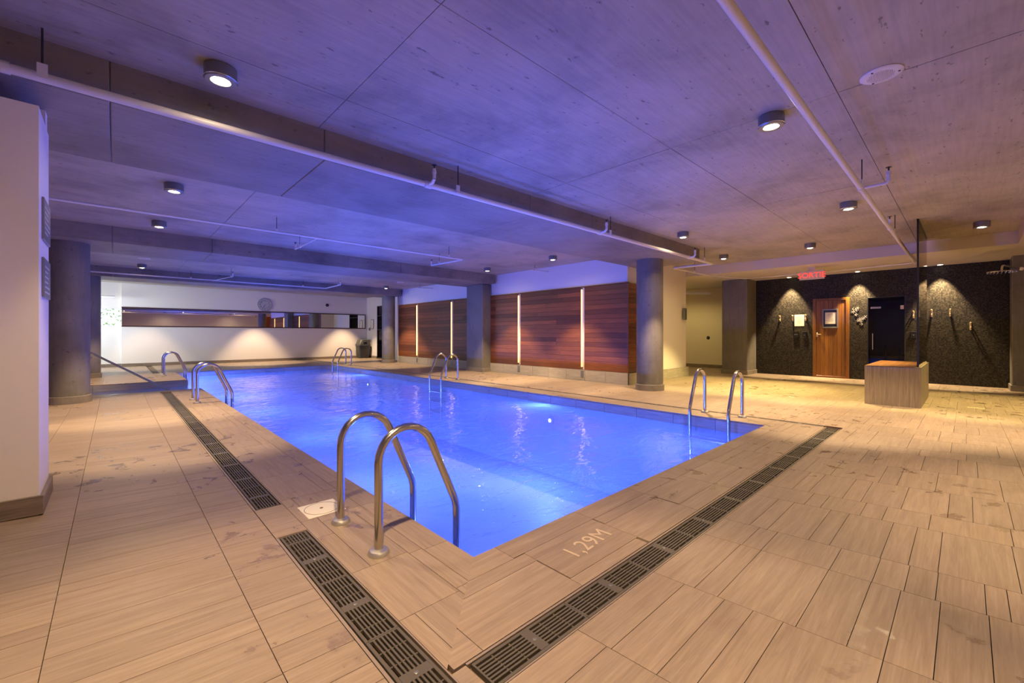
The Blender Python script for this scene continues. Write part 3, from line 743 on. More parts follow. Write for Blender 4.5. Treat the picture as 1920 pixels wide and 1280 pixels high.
b = MB(); b.bbox(9.17, 9.2, 19.62, 19.88, 1.42, 1.86, 0.004); tp = tag(b.build('notice_frame', M['paper']), 'small white framed notice on the short wall right of the mirror', 'notice')
b = MB(); b.tube([(9.168, 19.62, 1.42), (9.168, 19.88, 1.42), (9.168, 19.88, 1.86), (9.168, 19.62, 1.86), (9.168, 19.62, 1.42)], 0.012, 6); b.build('frame_edge', M['ink'], tp)
b = MB(); b.bbox(9.165, 9.2, 20.0, 20.14, 1.33, 1.47, 0.01); tag(b.build('call_box', M['lampbody']), 'small grey wall device beside the mirror end, above the bin', 'device')
gd = thing('door_1', 'tall dark glass door behind the far round column', 'door', (9.2, 18.75, 0), kind='structure')
b = MB(); b.box(9.24, 9.25, 18.25, 19.25, 0.03, 2.46); b.build('pane', M['smoke_glass'], gd)
for bx in ((9.2, 9.29, 19.25, 19.3, 0, 2.5), (9.2, 9.29, 18.2, 18.25, 0, 2.5), (9.2, 9.29, 18.25, 19.25, 2.46, 2.5), (9.2, 9.29, 18.25, 19.25, 1.34, 1.40), (9.2, 9.29, 18.25, 19.25, 2.0, 2.05), (9.2, 9.29, 18.25, 19.25, 0, 0.05)):
    b = MB(); b.bbox(*bx, 0.004); b.build('door_frame', M['plastic_black'], gd)
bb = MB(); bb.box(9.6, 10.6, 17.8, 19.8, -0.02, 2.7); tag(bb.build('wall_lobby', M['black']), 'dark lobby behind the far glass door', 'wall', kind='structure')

# garden window at the far left
wn = thing('window_1', 'bright garden window at the far left end', 'window', (-0.4, WB + 0.12, 1.45), kind='structure')
b = MB(); b.box(-1.4, 0.19, WB + 0.2, WB + 0.206, 1.45, 2.07); b.build('pane', M['clear_glass'], wn)
for bx in ((-1.4, 0.19, 1.43, 1.47), (-1.4, 0.19, 2.05, 2.09)):
    b = MB(); b.box(bx[0], bx[1], WB + 0.1, WB + 0.24, bx[2], bx[3]); b.build('sash', M['white'], wn)
w2 = thing('window_2', 'side window on the left wall lighting the far end', 'window', (-2.75, 18.65, 1.7), kind='structure')
b = MB(); b.box(-2.76, -2.754, 17.4, 19.9, 0.9, 2.5); b.build('pane', M['clear_glass'], w2)
lv = MB(); rl = random.Random(5)
for k in range(900):
    x, y, z = rl.uniform(-2.2, 1.2), WB + rl.uniform(1.1, 2.3), rl.uniform(-0.02, 2.15)
    d1 = Vector((rl.uniform(-1, 1), rl.uniform(-1, 1), rl.uniform(-1, 1))).normalized(); d2 = d1.orthogonal().normalized()
    s = rl.uniform(0.03, 0.07); c = Vector((x, y, z))
    lv.add([c - d1 * s, c + d2 * s * .5, c + d1 * s, c - d2 * s * .5], [(0, 1, 2, 3)])
gb = MB(); gb.box(-3, 2, WB + 0.35, WB + 3, -0.3, -0.03); tag(gb.build('garden_ground', M['leaf']), 'grass outside the far left window', 'lawn', kind='structure')
tag(lv.build('garden_hedge', M['leaf']), 'sunlit green hedge outside the far left window', 'hedge', kind='stuff')

# ------------------------------------------------------------------ ladders
def rail_path(side):
    """x offsets relative to the pool edge; side +1 = pool lies towards +x"""
    P = [(-0.345, 0.0), (-0.345, 0.25), (-0.345, 0.475)]
    for k in range(1, 12):
        a = pi - (pi - radians(23)) * k / 11; P.append((-0.18 + 0.165 * cos(a), 0.475 + 0.165 * sin(a)))
    P += [(0.06, 0.34), (0.128, 0.185), (0.142, 0.15), (0.150, 0.115), (0.152, 0.07), (0.152, -0.3), (0.152, -0.95)]
    return [(side * a, z) for a, z in P]
LADS = [(PX0, 1, 2.36, 'stainless pool ladder nearest the camera, on the left pool edge'),
        (PX0, 1, 9.03, 'stainless pool ladder on the left edge just before the inlet'),
        (PX0, 1, 15.45, 'stainless pool ladder on the left edge beyond the inlet, by the far corner'),
        (PX1, -1, 2.375, 'stainless pool ladder on the right pool edge nearest the mosaic wall'),
        (PX1, -1, 9.05, 'stainless pool ladder on the right edge before the square column'),
        (PX1, -1, 15.65, 'stainless pool ladder at the far right corner of the pool')]
protos = {}
for (ex, side, yc, lab) in LADS:
    if side not in protos:
        t = thing('pool_ladder', lab, 'ladder', (ex, yc, 0), 'pool ladders')
        for dy in (-0.255, 0.255):
            b = MB(); b.tube([(ex + a, yc + dy, z) for a, z in rail_path(side)], 0.0225, 16); rl_ = b.build('handrail', M['steel'], t, smooth=True)
            b = MB(); b.lathe((ex - side * 0.345, yc + dy, 0), [(0.055, 0.0), (0.055, 0.012), (0.047, 0.024), (0.026, 0.030)], 24); b.build('flange', M['flange'], rl_, smooth=True)
        for z in (-0.28, -0.53, -0.78):
            b = MB(); xa = ex + side * 0.152; b.bbox(xa - 0.04, xa + 0.04, yc - 0.25, yc + 0.25, z - 0.015, z + 0.015, 0.005); b.build('tread', M['steel'], t)
        protos[side] = t
    else:
        t = copy_tree(protos[side]); t.location = (ex, yc, 0); t['label'] = lab
hr = thing('stair_handrail', 'sloping steel handrail descending into the pool inlet', 'handrail', (-0.5, 12.32, 0))
b = MB(); b.tube([(-1.45, 12.32, 0.80), (-1.0, 12.32, 0.84), (-0.55, 12.32, 0.84), (-0.40, 12.32, 0.80), (-0.336, 12.32, 0.76), (0.81, 12.32, -0.05), (1.0, 12.32, -0.18), (1.06, 12.32, -0.25), (1.06, 12.32, -1.17)], 0.021, 12); b.build('rail', M['steel'], hr, smooth=True)
b = MB(); b.tube([(-1.45, 12.32, 0.80), (-1.45, 12.32, -0.40)], 0.021, 12); b.build('post', M['steel'], hr, smooth=True)

# ------------------------------------------------------------------ drain grates
ORD = ['first', 'second', 'third', 'fourth', 'fifth', 'sixth', 'seventh', 'eighth', 'ninth', 'tenth', 'eleventh', 'twelfth', 'thirteenth', 'fourteenth', 'fifteenth', 'sixteenth', 'seventeenth', 'eighteenth', 'nineteenth', 'twentieth',
       'twenty-first', 'twenty-second', 'twenty-third', 'twenty-fourth', 'twenty-fifth', 'twenty-sixth', 'twenty-seventh', 'twenty-eighth', 'twenty-ninth', 'thirtieth', 'thirty-first']
def grate_mesh(length, w, nslot=7, bays=2):
    """long axis y, origin at its near end"""
    b = MB(); t = -0.001; u = -0.020; e = 0.0
    side = 0.013 if w > 0.1 else 0.008
    b.bbox(-w / 2, -w / 2 + side, 0.001, length - 0.001, u, t, 0.0015); b.bbox(w / 2 - side, w / 2, 0.001, length - 0.001, u, t, 0.0015)
    inner = w - 2 * side; pitch = inner / (nslot + 0.0); bar = pitch * 0.52
    for k in range(1, nslot):
        x = -w / 2 + side + pitch * k; b.bbox(x - bar / 2, x + bar / 2, 0.002, length - 0.002, u + 0.004, t, 0.0012)
    bay = length / bays
    for k in range(bays + 1):
        y = bay * k; h = 0.008 if k in (0, bays) else 0.022
        b.box(-w / 2 + side, w / 2 - side, max(0.001, y - h), min(length - 0.001, y + h), u, t - 0.0002)
    for k in range(bays):
        for q in (1 / 3, 2 / 3):
            y = bay * (k + q); b.box(-w / 2 + side, w / 2 - side, y - 0.003, y + 0.003, u, t - 0.005)
    return b
gmesh = {}
def grate(label, group, loc, along, length=0.5, w=0.136, n=7, bays=2, screw=True):
    key = (round(length, 3), w, along)
    if key not in gmesh:
        b = grate_mesh(length, w, n, bays)
        if along == 'x': b.v = [(y, -x, z) for x, y, z in b.v]
        o = b.build('drain_grate', M['iron'], None, normals=True); gmesh[key] = o.data
        if screw:
            s = MB(); c = (0, length / 2) if along == 'y' else (length / 2, 0)
            s.lathe((*c, 0), [(0.009, -0.004), (0.009, 0.0005), (0.006, 0.002)], 12); sc_ = s.build('screw', M['lampbody'], None, smooth=True); gmesh[('s',) + key] = sc_.data; sc_.parent = o
    else:
        o = bpy.data.objects.new('drain_grate', gmesh[key]); COL.objects.link(o)
        if screw: s = bpy.data.objects.new('screw', gmesh[('s',) + key]); COL.objects.link(s); s.parent = o
    o.location = loc; return tag(o, label, 'drain grate', group)
for k in range(4):
    grate('%s slotted grate, counting away, in the near left drain beside the nearest ladder' % ORD[k], 'grates of the near left drain', (0.7515, 0.53 + 0.5 * k, 0), 'y')
grate('short black drain grate closing the far end of the near left run', 'grates of the near left drain', (0.7515, 2.53, 0), 'y', 0.12, 0.136, 7, 1, False)
for k in range(15):
    grate('%s slotted grate in the long left drain, counting from the white skimmer plate' % ORD[k], 'grates of the long left drain', (0.7515, 3.18 + 0.5 * k, 0), 'y')
for k in range(11):
    grate('%s slotted grate in the drain by the depth marking, counting from the near corner' % ORD[k], 'grates of the near right drain', (0.91 + 0.5 * k, 1.114, 0), 'x')
for k in range(30):
    grate('%s narrow drain grate, counting away from the corner, along the far right pool side' % ORD[k], 'grates of the right side drain', (6.483, 1.22 + 0.5 * k, 0), 'y', 0.5, 0.078, 5)
for k, y in enumerate((13.85, 14.6)):
    grate(('small drain grate beyond the inlet, at the foot of the far left ladder', 'small dark drain grate in the far left deck behind the inlet coping')[k], 'small grates beyond the inlet', (0.70, y, 0.004), 'y', 0.3, 0.136, 7, 1, False)

# skimmer plate and floor covers
sp = thing('skimmer_cover', 'square white skimmer plate beside the nearest ladder', 'cover', (1.0, 2.91, 0))
b = MB(); b.bbox(0.885, 1.118, 2.795, 3.028, -0.01, 0.003, 0.002); b.build('plate', M['plate_white'], sp)
b = MB(); b.tube([(1.0 + 0.103 * cos(2 * pi * k / 40), 2.91 + 0.103 * sin(2 * pi * k / 40), 0.003) for k in range(41)], 0.0016, 6, False); b.build('lid_ring', M['grout'], sp)
b = MB(); b.lathe((1.0, 2.91, 0), [(0.1, 0.002), (0.098, 0.0045)], 40); b.build('lid', M['plate_white'], sp, smooth=True)
b = MB(); b.lathe((1.0, 2.91, 0), [(0.012, 0.004), (0.010, 0.006)], 12); b.build('finger_hole', M['grout'], sp)
b = MB(); b.lathe((9.18, 2.2, 0), [(0.075, 0.0), (0.07, 0.004)], 24); tag(b.build('floor_drain', M['lampbody']), 'small round floor drain between the pool and the cedar door', 'drain')
sd = MB(); sd.bbox(9.83, 10.03, -0.2, 0.0, -0.01, 0.004, 0.002); tag(sd.build('shower_drain', M['frame_metal']), 'square metal floor drain under the shower', 'drain')

# ------------------------------------------------------------------ downlights
LAMPS = [(0.53, 3.468, 'surface downlight over the left deck in front of the near beam'),
         (3.986, 1.108, 'bright surface downlight above the near pool edge, beside the sloping pipe'),
         (0.53, 6.547, 'surface downlight over the left deck just behind the near beam'),
         (0.53, 8.874, 'surface downlight over the left deck just before the middle beam'),
         (0.53, 14.6, 'small downlight left of the pool before the far beam'),
         (7.46, 14.9, 'small downlight at the far right before the far beam'),
         (7.42, 8.911, 'downlight over the right deck close to the end of the middle beam'),
         (7.42, 6.543, 'downlight over the right deck between the near and middle beams'),
         (7.40, 3.448, 'downlight in front of the near beam, above the round column'),
         (10.17, 3.79, 'downlight near the bulkhead left of the exit sign'),
         (10.17, 2.138, 'downlight near the bulkhead right above the exit sign'),
         (7.385, 1.109, 'downlight left of the sloping pipe, over the right deck'),
         (10.2, -0.17, 'downlight at the right beyond the glass screen'),
         (0.53, 1.12, 'surface downlight over the near left deck, out of frame'),
         (0.53, -1.5, 'surface downlight behind the viewer, out of frame'), (3.986, -1.4, 'surface downlight right behind the viewer, out of frame'), (7.39, -1.3, 'surface downlight over the near right deck, out of frame'),
         (3.0, -3.6, 'surface downlight by the wall behind the viewer, out of frame'), (7.5, -3.6, 'surface downlight by the right part of the wall behind the viewer, out of frame'),  # both added to light the rear wall reflected in the mirror
         (-1.6, 12.4, 'surface downlight left of the inlet, hidden behind the round column')]
proto = None
def make_lamp(lab):
    t = thing('ceiling_downlight', lab, 'light', (0, 0, CEIL), 'surface mounted downlights')
    b = MB(); b.lathe((0, 0, CEIL), [(0.088, 0.003), (0.096, -0.004), (0.096, -0.012), (0.096, -0.085), (0.090, -0.092), (0.060, -0.092), (0.050, -0.070)], 32); b.build('housing', M['lampbody'], t, smooth=True)
    b = MB(); b.tube([(0.097 * cos(2 * pi * k / 32), 0.097 * sin(2 * pi * k / 32), CEIL - 0.082) for k in range(33)], 0.003, 6, False); b.build('rim', M['chrome'], t, smooth=True)
    b = MB(); b.lathe((0, 0, CEIL), [(0.049, -0.072), (0.046, -0.086), (0.030, -0.094)], 20); b.build('bulb', M['bulb'], t, smooth=True)
    return t
for i, (x, y, lab) in enumerate(LAMPS):
    if proto is None: proto = make_lamp(lab); t = proto
    else: t = copy_tree(proto)
    t.location = (x, y, CEIL); t['label'] = lab
LEVEL = [0.28, 0.42, 1.35, 1.5, 1.0, 1.3, 1.6, 1.5, 1.6, 2.0, 2.0, 1.9, 1.8, 0.85, 0.6, 0.75, 0.75, 0.9, 0.9, 0.9]
WIDE = [SPILL] * 20; WIDE[13] = 0.42; WIDE[14] = 0.6; WIDE[15] = 0.35; WIDE[16] = 0.35
for i, (x, y, lab) in enumerate(LAMPS):
    pw = P_SPOT * LEVEL[i]
    spot_lamp((x, y, CEIL - 0.11), pw, WARM if x < 9 else WARM2, radians(78), 0.4)
    spot_lamp((x, y, CEIL - 0.11), pw * WIDE[i], WARM if x < 9 else WARM2, radians(168), 0.9)
def recessed(x, y, z, lab, group, power, color, direction=(0, 0, -1), size=radians(80)):
    t = thing('recessed_spotlight', lab, 'light', (x, y, z), group)
    b = MB(); b.lathe((x, y, z), [(0.07, 0.0), (0.07, -0.006), (0.048, -0.008)], 24); b.build('ring', M['signwhite'], t, smooth=True)
    b = MB(); b.lathe((x, y, z), [(0.047, -0.006), (0.043, -0.011)], 20); b.build('bulb', M['bulb2'], t, smooth=True)
    spot_lamp((x, y, z - 0.03), power, color, size, 0.5, 0.03, t, direction)
for y, lab in ((3.367, 'recessed spotlight left of the exit sign above the paper notice'), (1.876, 'recessed spotlight between the cedar door and the smoked glass door'), (0.407, 'recessed spotlight right of the glass screen')):
    recessed(13.70, y, 2.735, lab, 'recessed lights along the mosaic wall', P_WASH, (1.0, 0.73, 0.37), (0.05, 0, -1), radians(62))
for x, lab in ((0.9, 'recessed spotlight above the left end of the mirror'), (4.29, 'recessed spotlight above the clock'), (7.95, 'recessed spotlight above the right half of the mirror')):
    recessed(x, WB - 1.0, CEIL, lab, 'recessed lights along the mirror wall', P_BACK * (0.35 if x < 1 else 1), WARM, (0, 0, -1), radians(70))
recessed(13.2, 6.6, 2.735, 'recessed spotlight in the side corridor, hidden from the viewer', 'corridor lights', 85, WARM2, (0.1, 0, -1), radians(150))  # unseen lamp added to brighten the corridor
# underwater lamps; the hidden left and near ones are added to even the glow
UW = [(PX1 - 0.014, 5.35, -1, 0), (PX1 - 0.014, 13.2, -1, 0), (PX0 + 0.014, 3.4, 1, 0), (PX0 + 0.014, 5.6, 1, 0), (PX0 + 0.014, 8.0, 1, 0), (PX0 + 0.014, 10.4, 1, 0), (PX0 + 0.014, 14.6, 1, 0), (PX0 + 0.014, 15.8, 1, 0),
      (2.7, PY0 + 0.014, 0, 1), (4.9, PY0 + 0.014, 0, 1)]
UL = ['round underwater lamp on the right pool wall before the nearest light strip', 'round underwater lamp near the far end of the right pool wall'] + ['%s underwater lamp on the left pool wall, hidden by the coping' % w for w in ('nearest', 'second', 'third', 'fourth', 'fifth', 'farthest')] + ['left underwater lamp on the near pool wall, hidden by the coping', 'right underwater lamp on the near pool wall, hidden by the coping']
for k, (x, y, dx, dy) in enumerate(UW):
    uz = -0.47 if dx < 0 else -0.85; d = dx + dy; ax = 'x' if dx else 'y'
    t = thing('underwater_light', UL[k], 'light', (x, y, uz), 'underwater pool lamps')
    b = MB(); b.lathe((x, y, uz), [(0.085, 0.0), (0.085, d * 0.010), (0.07, d * 0.014)], 24, ax); b.build('bezel', M['poolshell'], t, normals=True)
    b = MB(); b.lathe((x, y, uz), [(0.04, d * 0.012), (0.03, d * 0.018)], 24, ax); b.build('lens', M['lens'], t, normals=True)
    area_lamp('lamp_glow', (x + dx * 0.03, y + dy * 0.03, uz), (dx, dy, -0.05), P_POOL * (0.45 if dy else 1.0), BLUE, (0.14, 0.14), pi, 'DISK', t)

# ------------------------------------------------------------------ sprinkler pipes
def upright_head(b1, b2, x, y, z, h=0.10):
    b1.tube([(x, y, z), (x, y, z + h)], 0.017, 8); b1.tube([(x, y, z + h * .55), (x, y, z + h * .8)], 0.022, 8)
    b2.tube([(x, y, z + h), (x, y, z + h + 0.035)], 0.007, 6); b2.lathe((x, y, z + h + 0.035), [(0.026, 0.0), (0.024, 0.004)], 10)
def pipe_run(label, pts, r, tees=(), heads=(), rods=(), couplers=()):
    t = thing('sprinkler_pipe', label, 'pipe', pts[0])
    b = MB(); b.tube(pts, r, 14); b.build('pipe', M['pipe'], t, smooth=True)
    for (a, c) in couplers:
        b = MB(); b.tube([a, c], r * 1.22, 14); b.build('coupling', M['pipe'], t, smooth=True)
    for path in tees:
        b = MB(); b.tube(path, r * 0.62, 10); br = b.build('branch', M['pipe'], t, smooth=True)
        b = MB(); p0 = Vector(path[0]); d = (Vector(path[1]) - p0).normalized(); b.tube([p0 - Vector((0.04, 0, 0)) if abs(d.x) < .5 else p0 - Vector((0, .04, 0)), p0 + Vector((0.04, 0, 0)) if abs(d.x) < .5 else p0 + Vector((0, .04, 0))], r * 1.25, 12); b.build('tee', M['pipe'], t, smooth=True)
    for (x, y, z) in heads:
        b1 = MB(); b2 = MB(); upright_head(b1, b2, x, y, z); h = b1.build('sprinkler_body', M['pipe'], t, smooth=True); b2.build('deflector', M['rod'], h, smooth=True)
    for (x, y, z, top) in rods:
        b = MB(); b.tube([(x, y, z), (x, y, top)], 0.0055 if r > 0.02 else 0.004, 6); rd = b.build('hanger_rod', M['rod'], t)
        b = MB(); b.box(x - 0.022, x + 0.022, y - 0.006, y + 0.006, z - r * 1.9, z + 0.03); b.build('clamp', M['pipe'], rd)
    return t
Z1 = 2.69
pipe_run('long white sprinkler pipe running along the nearest concrete beam', [(-2.58, 3.79, Z1), (9.50, 3.79, Z1), (9.53, 3.82, Z1), (9.53, 4.66, Z1 + 0.01)], 0.029,
         tees=[[(2.36, 3.79, Z1), (2.36, 3.70, Z1), (2.36, 3.67, Z1 + 0.03)], [(5.37, 3.79, Z1), (5.37, 3.70, Z1), (5.37, 3.67, Z1 + 0.03)], [(8.4, 3.79, Z1), (8.4, 3.70, Z1), (8.4, 3.67, Z1 + 0.03)]],
         heads=[(2.36, 3.67, Z1 + 0.03), (5.37, 3.67, Z1 + 0.03), (8.4, 3.67, Z1 + 0.03)],
         rods=[(-0.31, 3.735, Z1 + 0.03, CEIL), (2.70, 3.735, Z1 + 0.03, CEIL), (5.57, 3.735, Z1 + 0.03, CEIL), (9.0, 3.735, Z1 + 0.03, CEIL)], couplers=[((-0.50, 3.79, Z1), (-0.44, 3.79, Z1))])
Z2 = 2.735
pipe_run('thin white sprinkler pipe before the middle beam with two side branches', [(-2.58, 7.3, Z2), (5.39, 7.3, Z2), (5.41, 7.33, Z2), (5.33, 8.4, Z2)], 0.0165,
         tees=[[(2.45, 7.3, Z2), (2.47, 8.55, Z2)]], heads=[(2.47, 8.55, Z2 - 0.01), (5.33, 8.4, Z2 - 0.01)], rods=[(1.84, 7.3, Z2 + 0.02, CEIL), (5.05, 7.3, Z2 + 0.02, CEIL), (2.47, 8.3, Z2 + 0.02, CEIL), (5.34, 8.1, Z2 + 0.02, CEIL)])
Z3 = 2.735
pipe_run('thin white sprinkler pipe before the far beam', [(-2.58, 15.1, Z3), (5.3, 15.1, Z3), (5.33, 15.07, Z3), (5.3, 13.7, Z3)], 0.0165,
         tees=[[(2.16, 15.1, Z3), (2.38, 13.75, Z3)]], heads=[(2.38, 13.75, Z3 - 0.01), (5.3, 13.7, Z3 - 0.01)], rods=[(1.6, 15.1, Z3 + 0.02, CEIL), (4.6, 15.1, Z3 + 0.02, CEIL), (2.37, 13.9, Z3 + 0.02, CEIL), (5.3, 13.9, Z3 + 0.02, CEIL)])
Z4 = 2.69
pipe_run('sloping white sprinkler pipe at the upper right, ending at the bulkhead', [(-0.9, 0.76, Z4), (12.62, 0.76, Z4)], 0.026,
         tees=[[(5.75, 0.76, Z4), (5.75, 0.56, Z4), (5.75, 0.54, Z4 + 0.02), (5.75, 0.54, Z4 + 0.05)]], heads=[(5.75, 0.54, Z4 + 0.02), (8.22, 0.76, Z4 + 0.03)],
         rods=[(5.66, 0.74, Z4 + 0.03, CEIL), (8.65, 0.74, Z4 + 0.03, CEIL), (2.0, 0.74, Z4 + 0.03, CEIL)], couplers=[((8.18, 0.76, Z4), (8.27, 0.76, Z4)), ((12.56, 0.76, Z4), (12.64, 0.76, Z4))])
pipe_run('thin pipe running under the bulkhead along the mosaic wall', [(12.6, 0.80, Z4 - 0.0), (12.8, 2.24, Z4), (12.8, 4.2, Z4), (11.4, 4.62, Z4), (9.56, 4.68, Z4)], 0.013,
         heads=[], rods=[(12.7, 1.3, Z4 + 0.01, 2.735), (12.8, 3.9, Z4 + 0.01, 2.735), (10.6, 4.64, Z4 + 0.01, CEIL)])
pipe_run('grey pipe below the ceiling in the side corridor', [(11.56, 7.2, 2.48), (14.2, 5.7, 2.48)], 0.045, rods=[(13.0, 6.38, 2.5, 2.735)])
pipe_run('short grey pipe high at the far left by the garden window', [(-2.5, 19.9, 2.42), (0.02, 19.9, 2.42)], 0.05, rods=[(-0.6, 19.9, 2.45, CEIL)])
pipe_run('short white branch pipe high on the white wall above the timber boarding', [(8.55, 7.7, 2.83), (8.0, 7.7, 2.83), (7.95, 7.7, 2.80)], 0.0165, rods=[(8.02, 7.7, 2.84, CEIL)])
pipe_run('short white branch pipe high on the white wall beyond the square column', [(8.55, 13.4, 2.83), (8.0, 13.4, 2.83), (7.95, 13.4, 2.80)], 0.0165, rods=[(8.02, 13.4, 2.84, CEIL)])

# ceiling speakers
def speaker(x, y, lab):
    t = thing('ceiling_speaker', lab, 'speaker', (x, y, CEIL), 'ceiling speakers')
    b = MB(); b.lathe((x, y, CEIL), [(0.118, 0.004), (0.118, -0.004), (0.108, -0.010), (0.078, -0.012), (0.076, -0.009), (0.0001, -0.010)], 40); b.build('bezel', M['pipe'], t, smooth=True)
    b = MB()
    for i in range(-8, 9):
        for j in range(-8, 9):
            if i * i + j * j < 68: b.box(x + i * 0.0085 - 0.002, x + i * 0.0085 + 0.002, y + j * 0.0085 - 0.002, y + j * 0.0085 + 0.002, CEIL - 0.0125, CEIL - 0.0098)
    tag(b.build('grille_holes', M['soffit'], t), kind='stuff')
    b = MB()
    for a in (0.6, 2.7, 4.8): b.lathe((x + 0.093 * cos(a), y + 0.093 * sin(a), CEIL), [(0.007, -0.010), (0.006, -0.0145)], 8)
    b.build('clips', M['rod'], t)
speaker(3.903, 0.405, 'large round white ceiling speaker at the upper right')
speaker(0.524, 13.4, 'small round white ceiling speaker far left before the far beam')
speaker(7.29, 13.5, 'small round white ceiling speaker far right before the far beam')

# ------------------------------------------------------------------ exit sign
es = thing('exit_sign', 'white exit sign with red SORTIE letters hanging under the bulkhead', 'sign', (12.0, 2.49, 2.55))
b = MB(); b.bbox(11.985, 12.03, 2.243, 2.736, 2.442, 2.648, 0.005); b.build('housing', M['signwhite'], es)
b = MB(); b.box(12.0, 12.015, 2.42, 2.56, 2.648, 2.735); b.build('bracket', M['signwhite'], es)
text_mesh('letters', 'SORTIE', 0.172, M['exit'], es, (11.983, 2.49, 2.485), (0, -1, 0), (0, 0, 1), 0.004, 'CENTER')

# ------------------------------------------------------------------ cedar door
XW = 13.9
dt = thing('door_2', 'cedar sauna door with a small dark window and pinned notice', 'door', (XW, 2.457, 0), kind='structure')
for nm, bx in (('jamb', (2.776, 2.848, 0, 2.108)), ('jamb', (2.066, 2.138, 0, 2.108)), ('head', (2.138, 2.776, 2.045, 2.108)), ('threshold', (2.138, 2.776, 0.0, 0.05))):
    b = MB(); b.bbox(XW - 0.06, XW, bx[0], bx[1], bx[2], bx[3], 0.004, random.random()); b.build(nm, M['door'], dt, tint=True)
np_ = 7; pw = (2.774 - 2.14) / np_
for k in range(np_):
    b = MB(); b.bbox(XW - 0.04, XW - 0.002, 2.14 + pw * k + 0.0012, 2.14 + pw * (k + 1) - 0.0012, 0.052, 2.043, 0.003, 0.35 + 0.5 * random.random()); b.build('plank', M['door'], dt, tint=True)
wf = MB()
for bx in ((2.299, 2.633, 1.315, 1.345), (2.299, 2.633, 1.79, 1.82), (2.299, 2.325, 1.345, 1.79), (2.607, 2.633, 1.345, 1.79)): wf.bbox(XW - 0.062, XW - 0.038, *bx, 0.003)
wfo = wf.build('window_frame', M['lampbody'], dt)
b = MB(); b.box(XW - 0.046, XW - 0.041, 2.325, 2.607, 1.345, 1.79); b.build('window_pane', M['plastic_black'], wfo)
b = MB(); b.bbox(XW - 0.075, XW - 0.04, 2.73, 2.762, 1.08, 1.19, 0.006); ho = b.build('door_handle', M['brass'], dt)
b = MB(); b.tube([(XW - 0.07, 2.745, 1.15), (XW - 0.11, 2.745, 1.15), (XW - 0.115, 2.70, 1.15), (XW - 0.115, 2.65, 1.15)], 0.009, 8); b.build('lever', M['brass'], ho, smooth=True)
for z in (1.75, 1.0, 0.28):
    b = MB(); b.tube([(XW - 0.045, 2.139, z - 0.05), (XW - 0.045, 2.139, z + 0.05)], 0.009, 8); b.build('hinge', M['plastic_black'], dt)
def notice(y0, y1, z0, z1, x, lab, rows, parent=None):
    b = MB(); b.box(x - 0.003, x, y0, y1, z0, z1); o = tag(b.build('paper_notice', M['paper']), lab, 'notice')
    p = MB(); h = (z1 - z0); rn = random.Random(rows)
    for k in range(rows):
        z = z1 - h * (0.14 + 0.75 * k / rows); w = (y1 - y0) * rn.uniform(0.3, 0.75); c = (y0 + y1) / 2
        yy = c - w / 2
        while yy < c + w / 2:
            ww = rn.uniform(0.012, 0.03); p.box(x - 0.0036, x - 0.003, yy, yy + ww, z, z + h * 0.022); yy += ww + 0.006
    q = p.build('printed_lines', M['ink'], o); q.location = (0, 0, 0); return o
notice(2.339, 2.575, 1.426, 1.73, XW - 0.0465, 'white paper notice fixed in the dark window of the cedar door', 8)
notice(3.056, 3.283, 1.378, 1.695, XW - 0.001, 'cream paper notice on the mosaic wall between two hooks', 9)
# smoked glass door
sg = thing('door_3', 'frameless smoked glass door of the steam cabin', 'door', (XW, 1.35, 0), kind='structure')
b = MB(); b.box(XW - 0.012, XW - 0.002, 1.02, 1.69, 0.01, 2.06); b.build('pane', M['smoke_glass'], sg)
b = MB(); b.tube([(XW - 0.06, 1.6, 0.77), (XW - 0.06, 1.6, 1.17)], 0.011, 10); hd = b.build('pull_handle', M['chrome'], sg, smooth=True)
b = MB()
for z in (0.80, 1.14): b.tube([(XW - 0.06, 1.6, z), (XW - 0.012, 1.6, z)], 0.008, 8)
b.build('handle_post', M['chrome'], hd, smooth=True)
b = MB(); b.bbox(XW - 0.05, XW - 0.012, 1.44, 1.64, 1.79, 1.835, 0.004); b.build('door_closer', M['chrome'], sg)
for bx in ((1.69, 1.712, 0, 2.08), (0.995, 1.02, 0, 2.08), (1.02, 1.69, 2.06, 2.08)):
    b = MB(); b.bbox(XW - 0.016, XW + 0.03, bx[0], bx[1], bx[2], bx[3], 0.003); b.build('edge_trim', M['plastic_black'], sg)
b = MB(); b.box(XW - 0.0145, XW - 0.012, 1.03, 1.09, 1.76, 1.85); b.build('sticker', M['signwhite'], sg)
b = MB(); b.box(XW - 0.016, XW - 0.0145, 1.045, 1.075, 1.79, 1.795); b.box(XW - 0.016, XW - 0.0145, 1.045, 1.075, 1.81, 1.815); b.build('sticker_mark', M['ink'], sg)
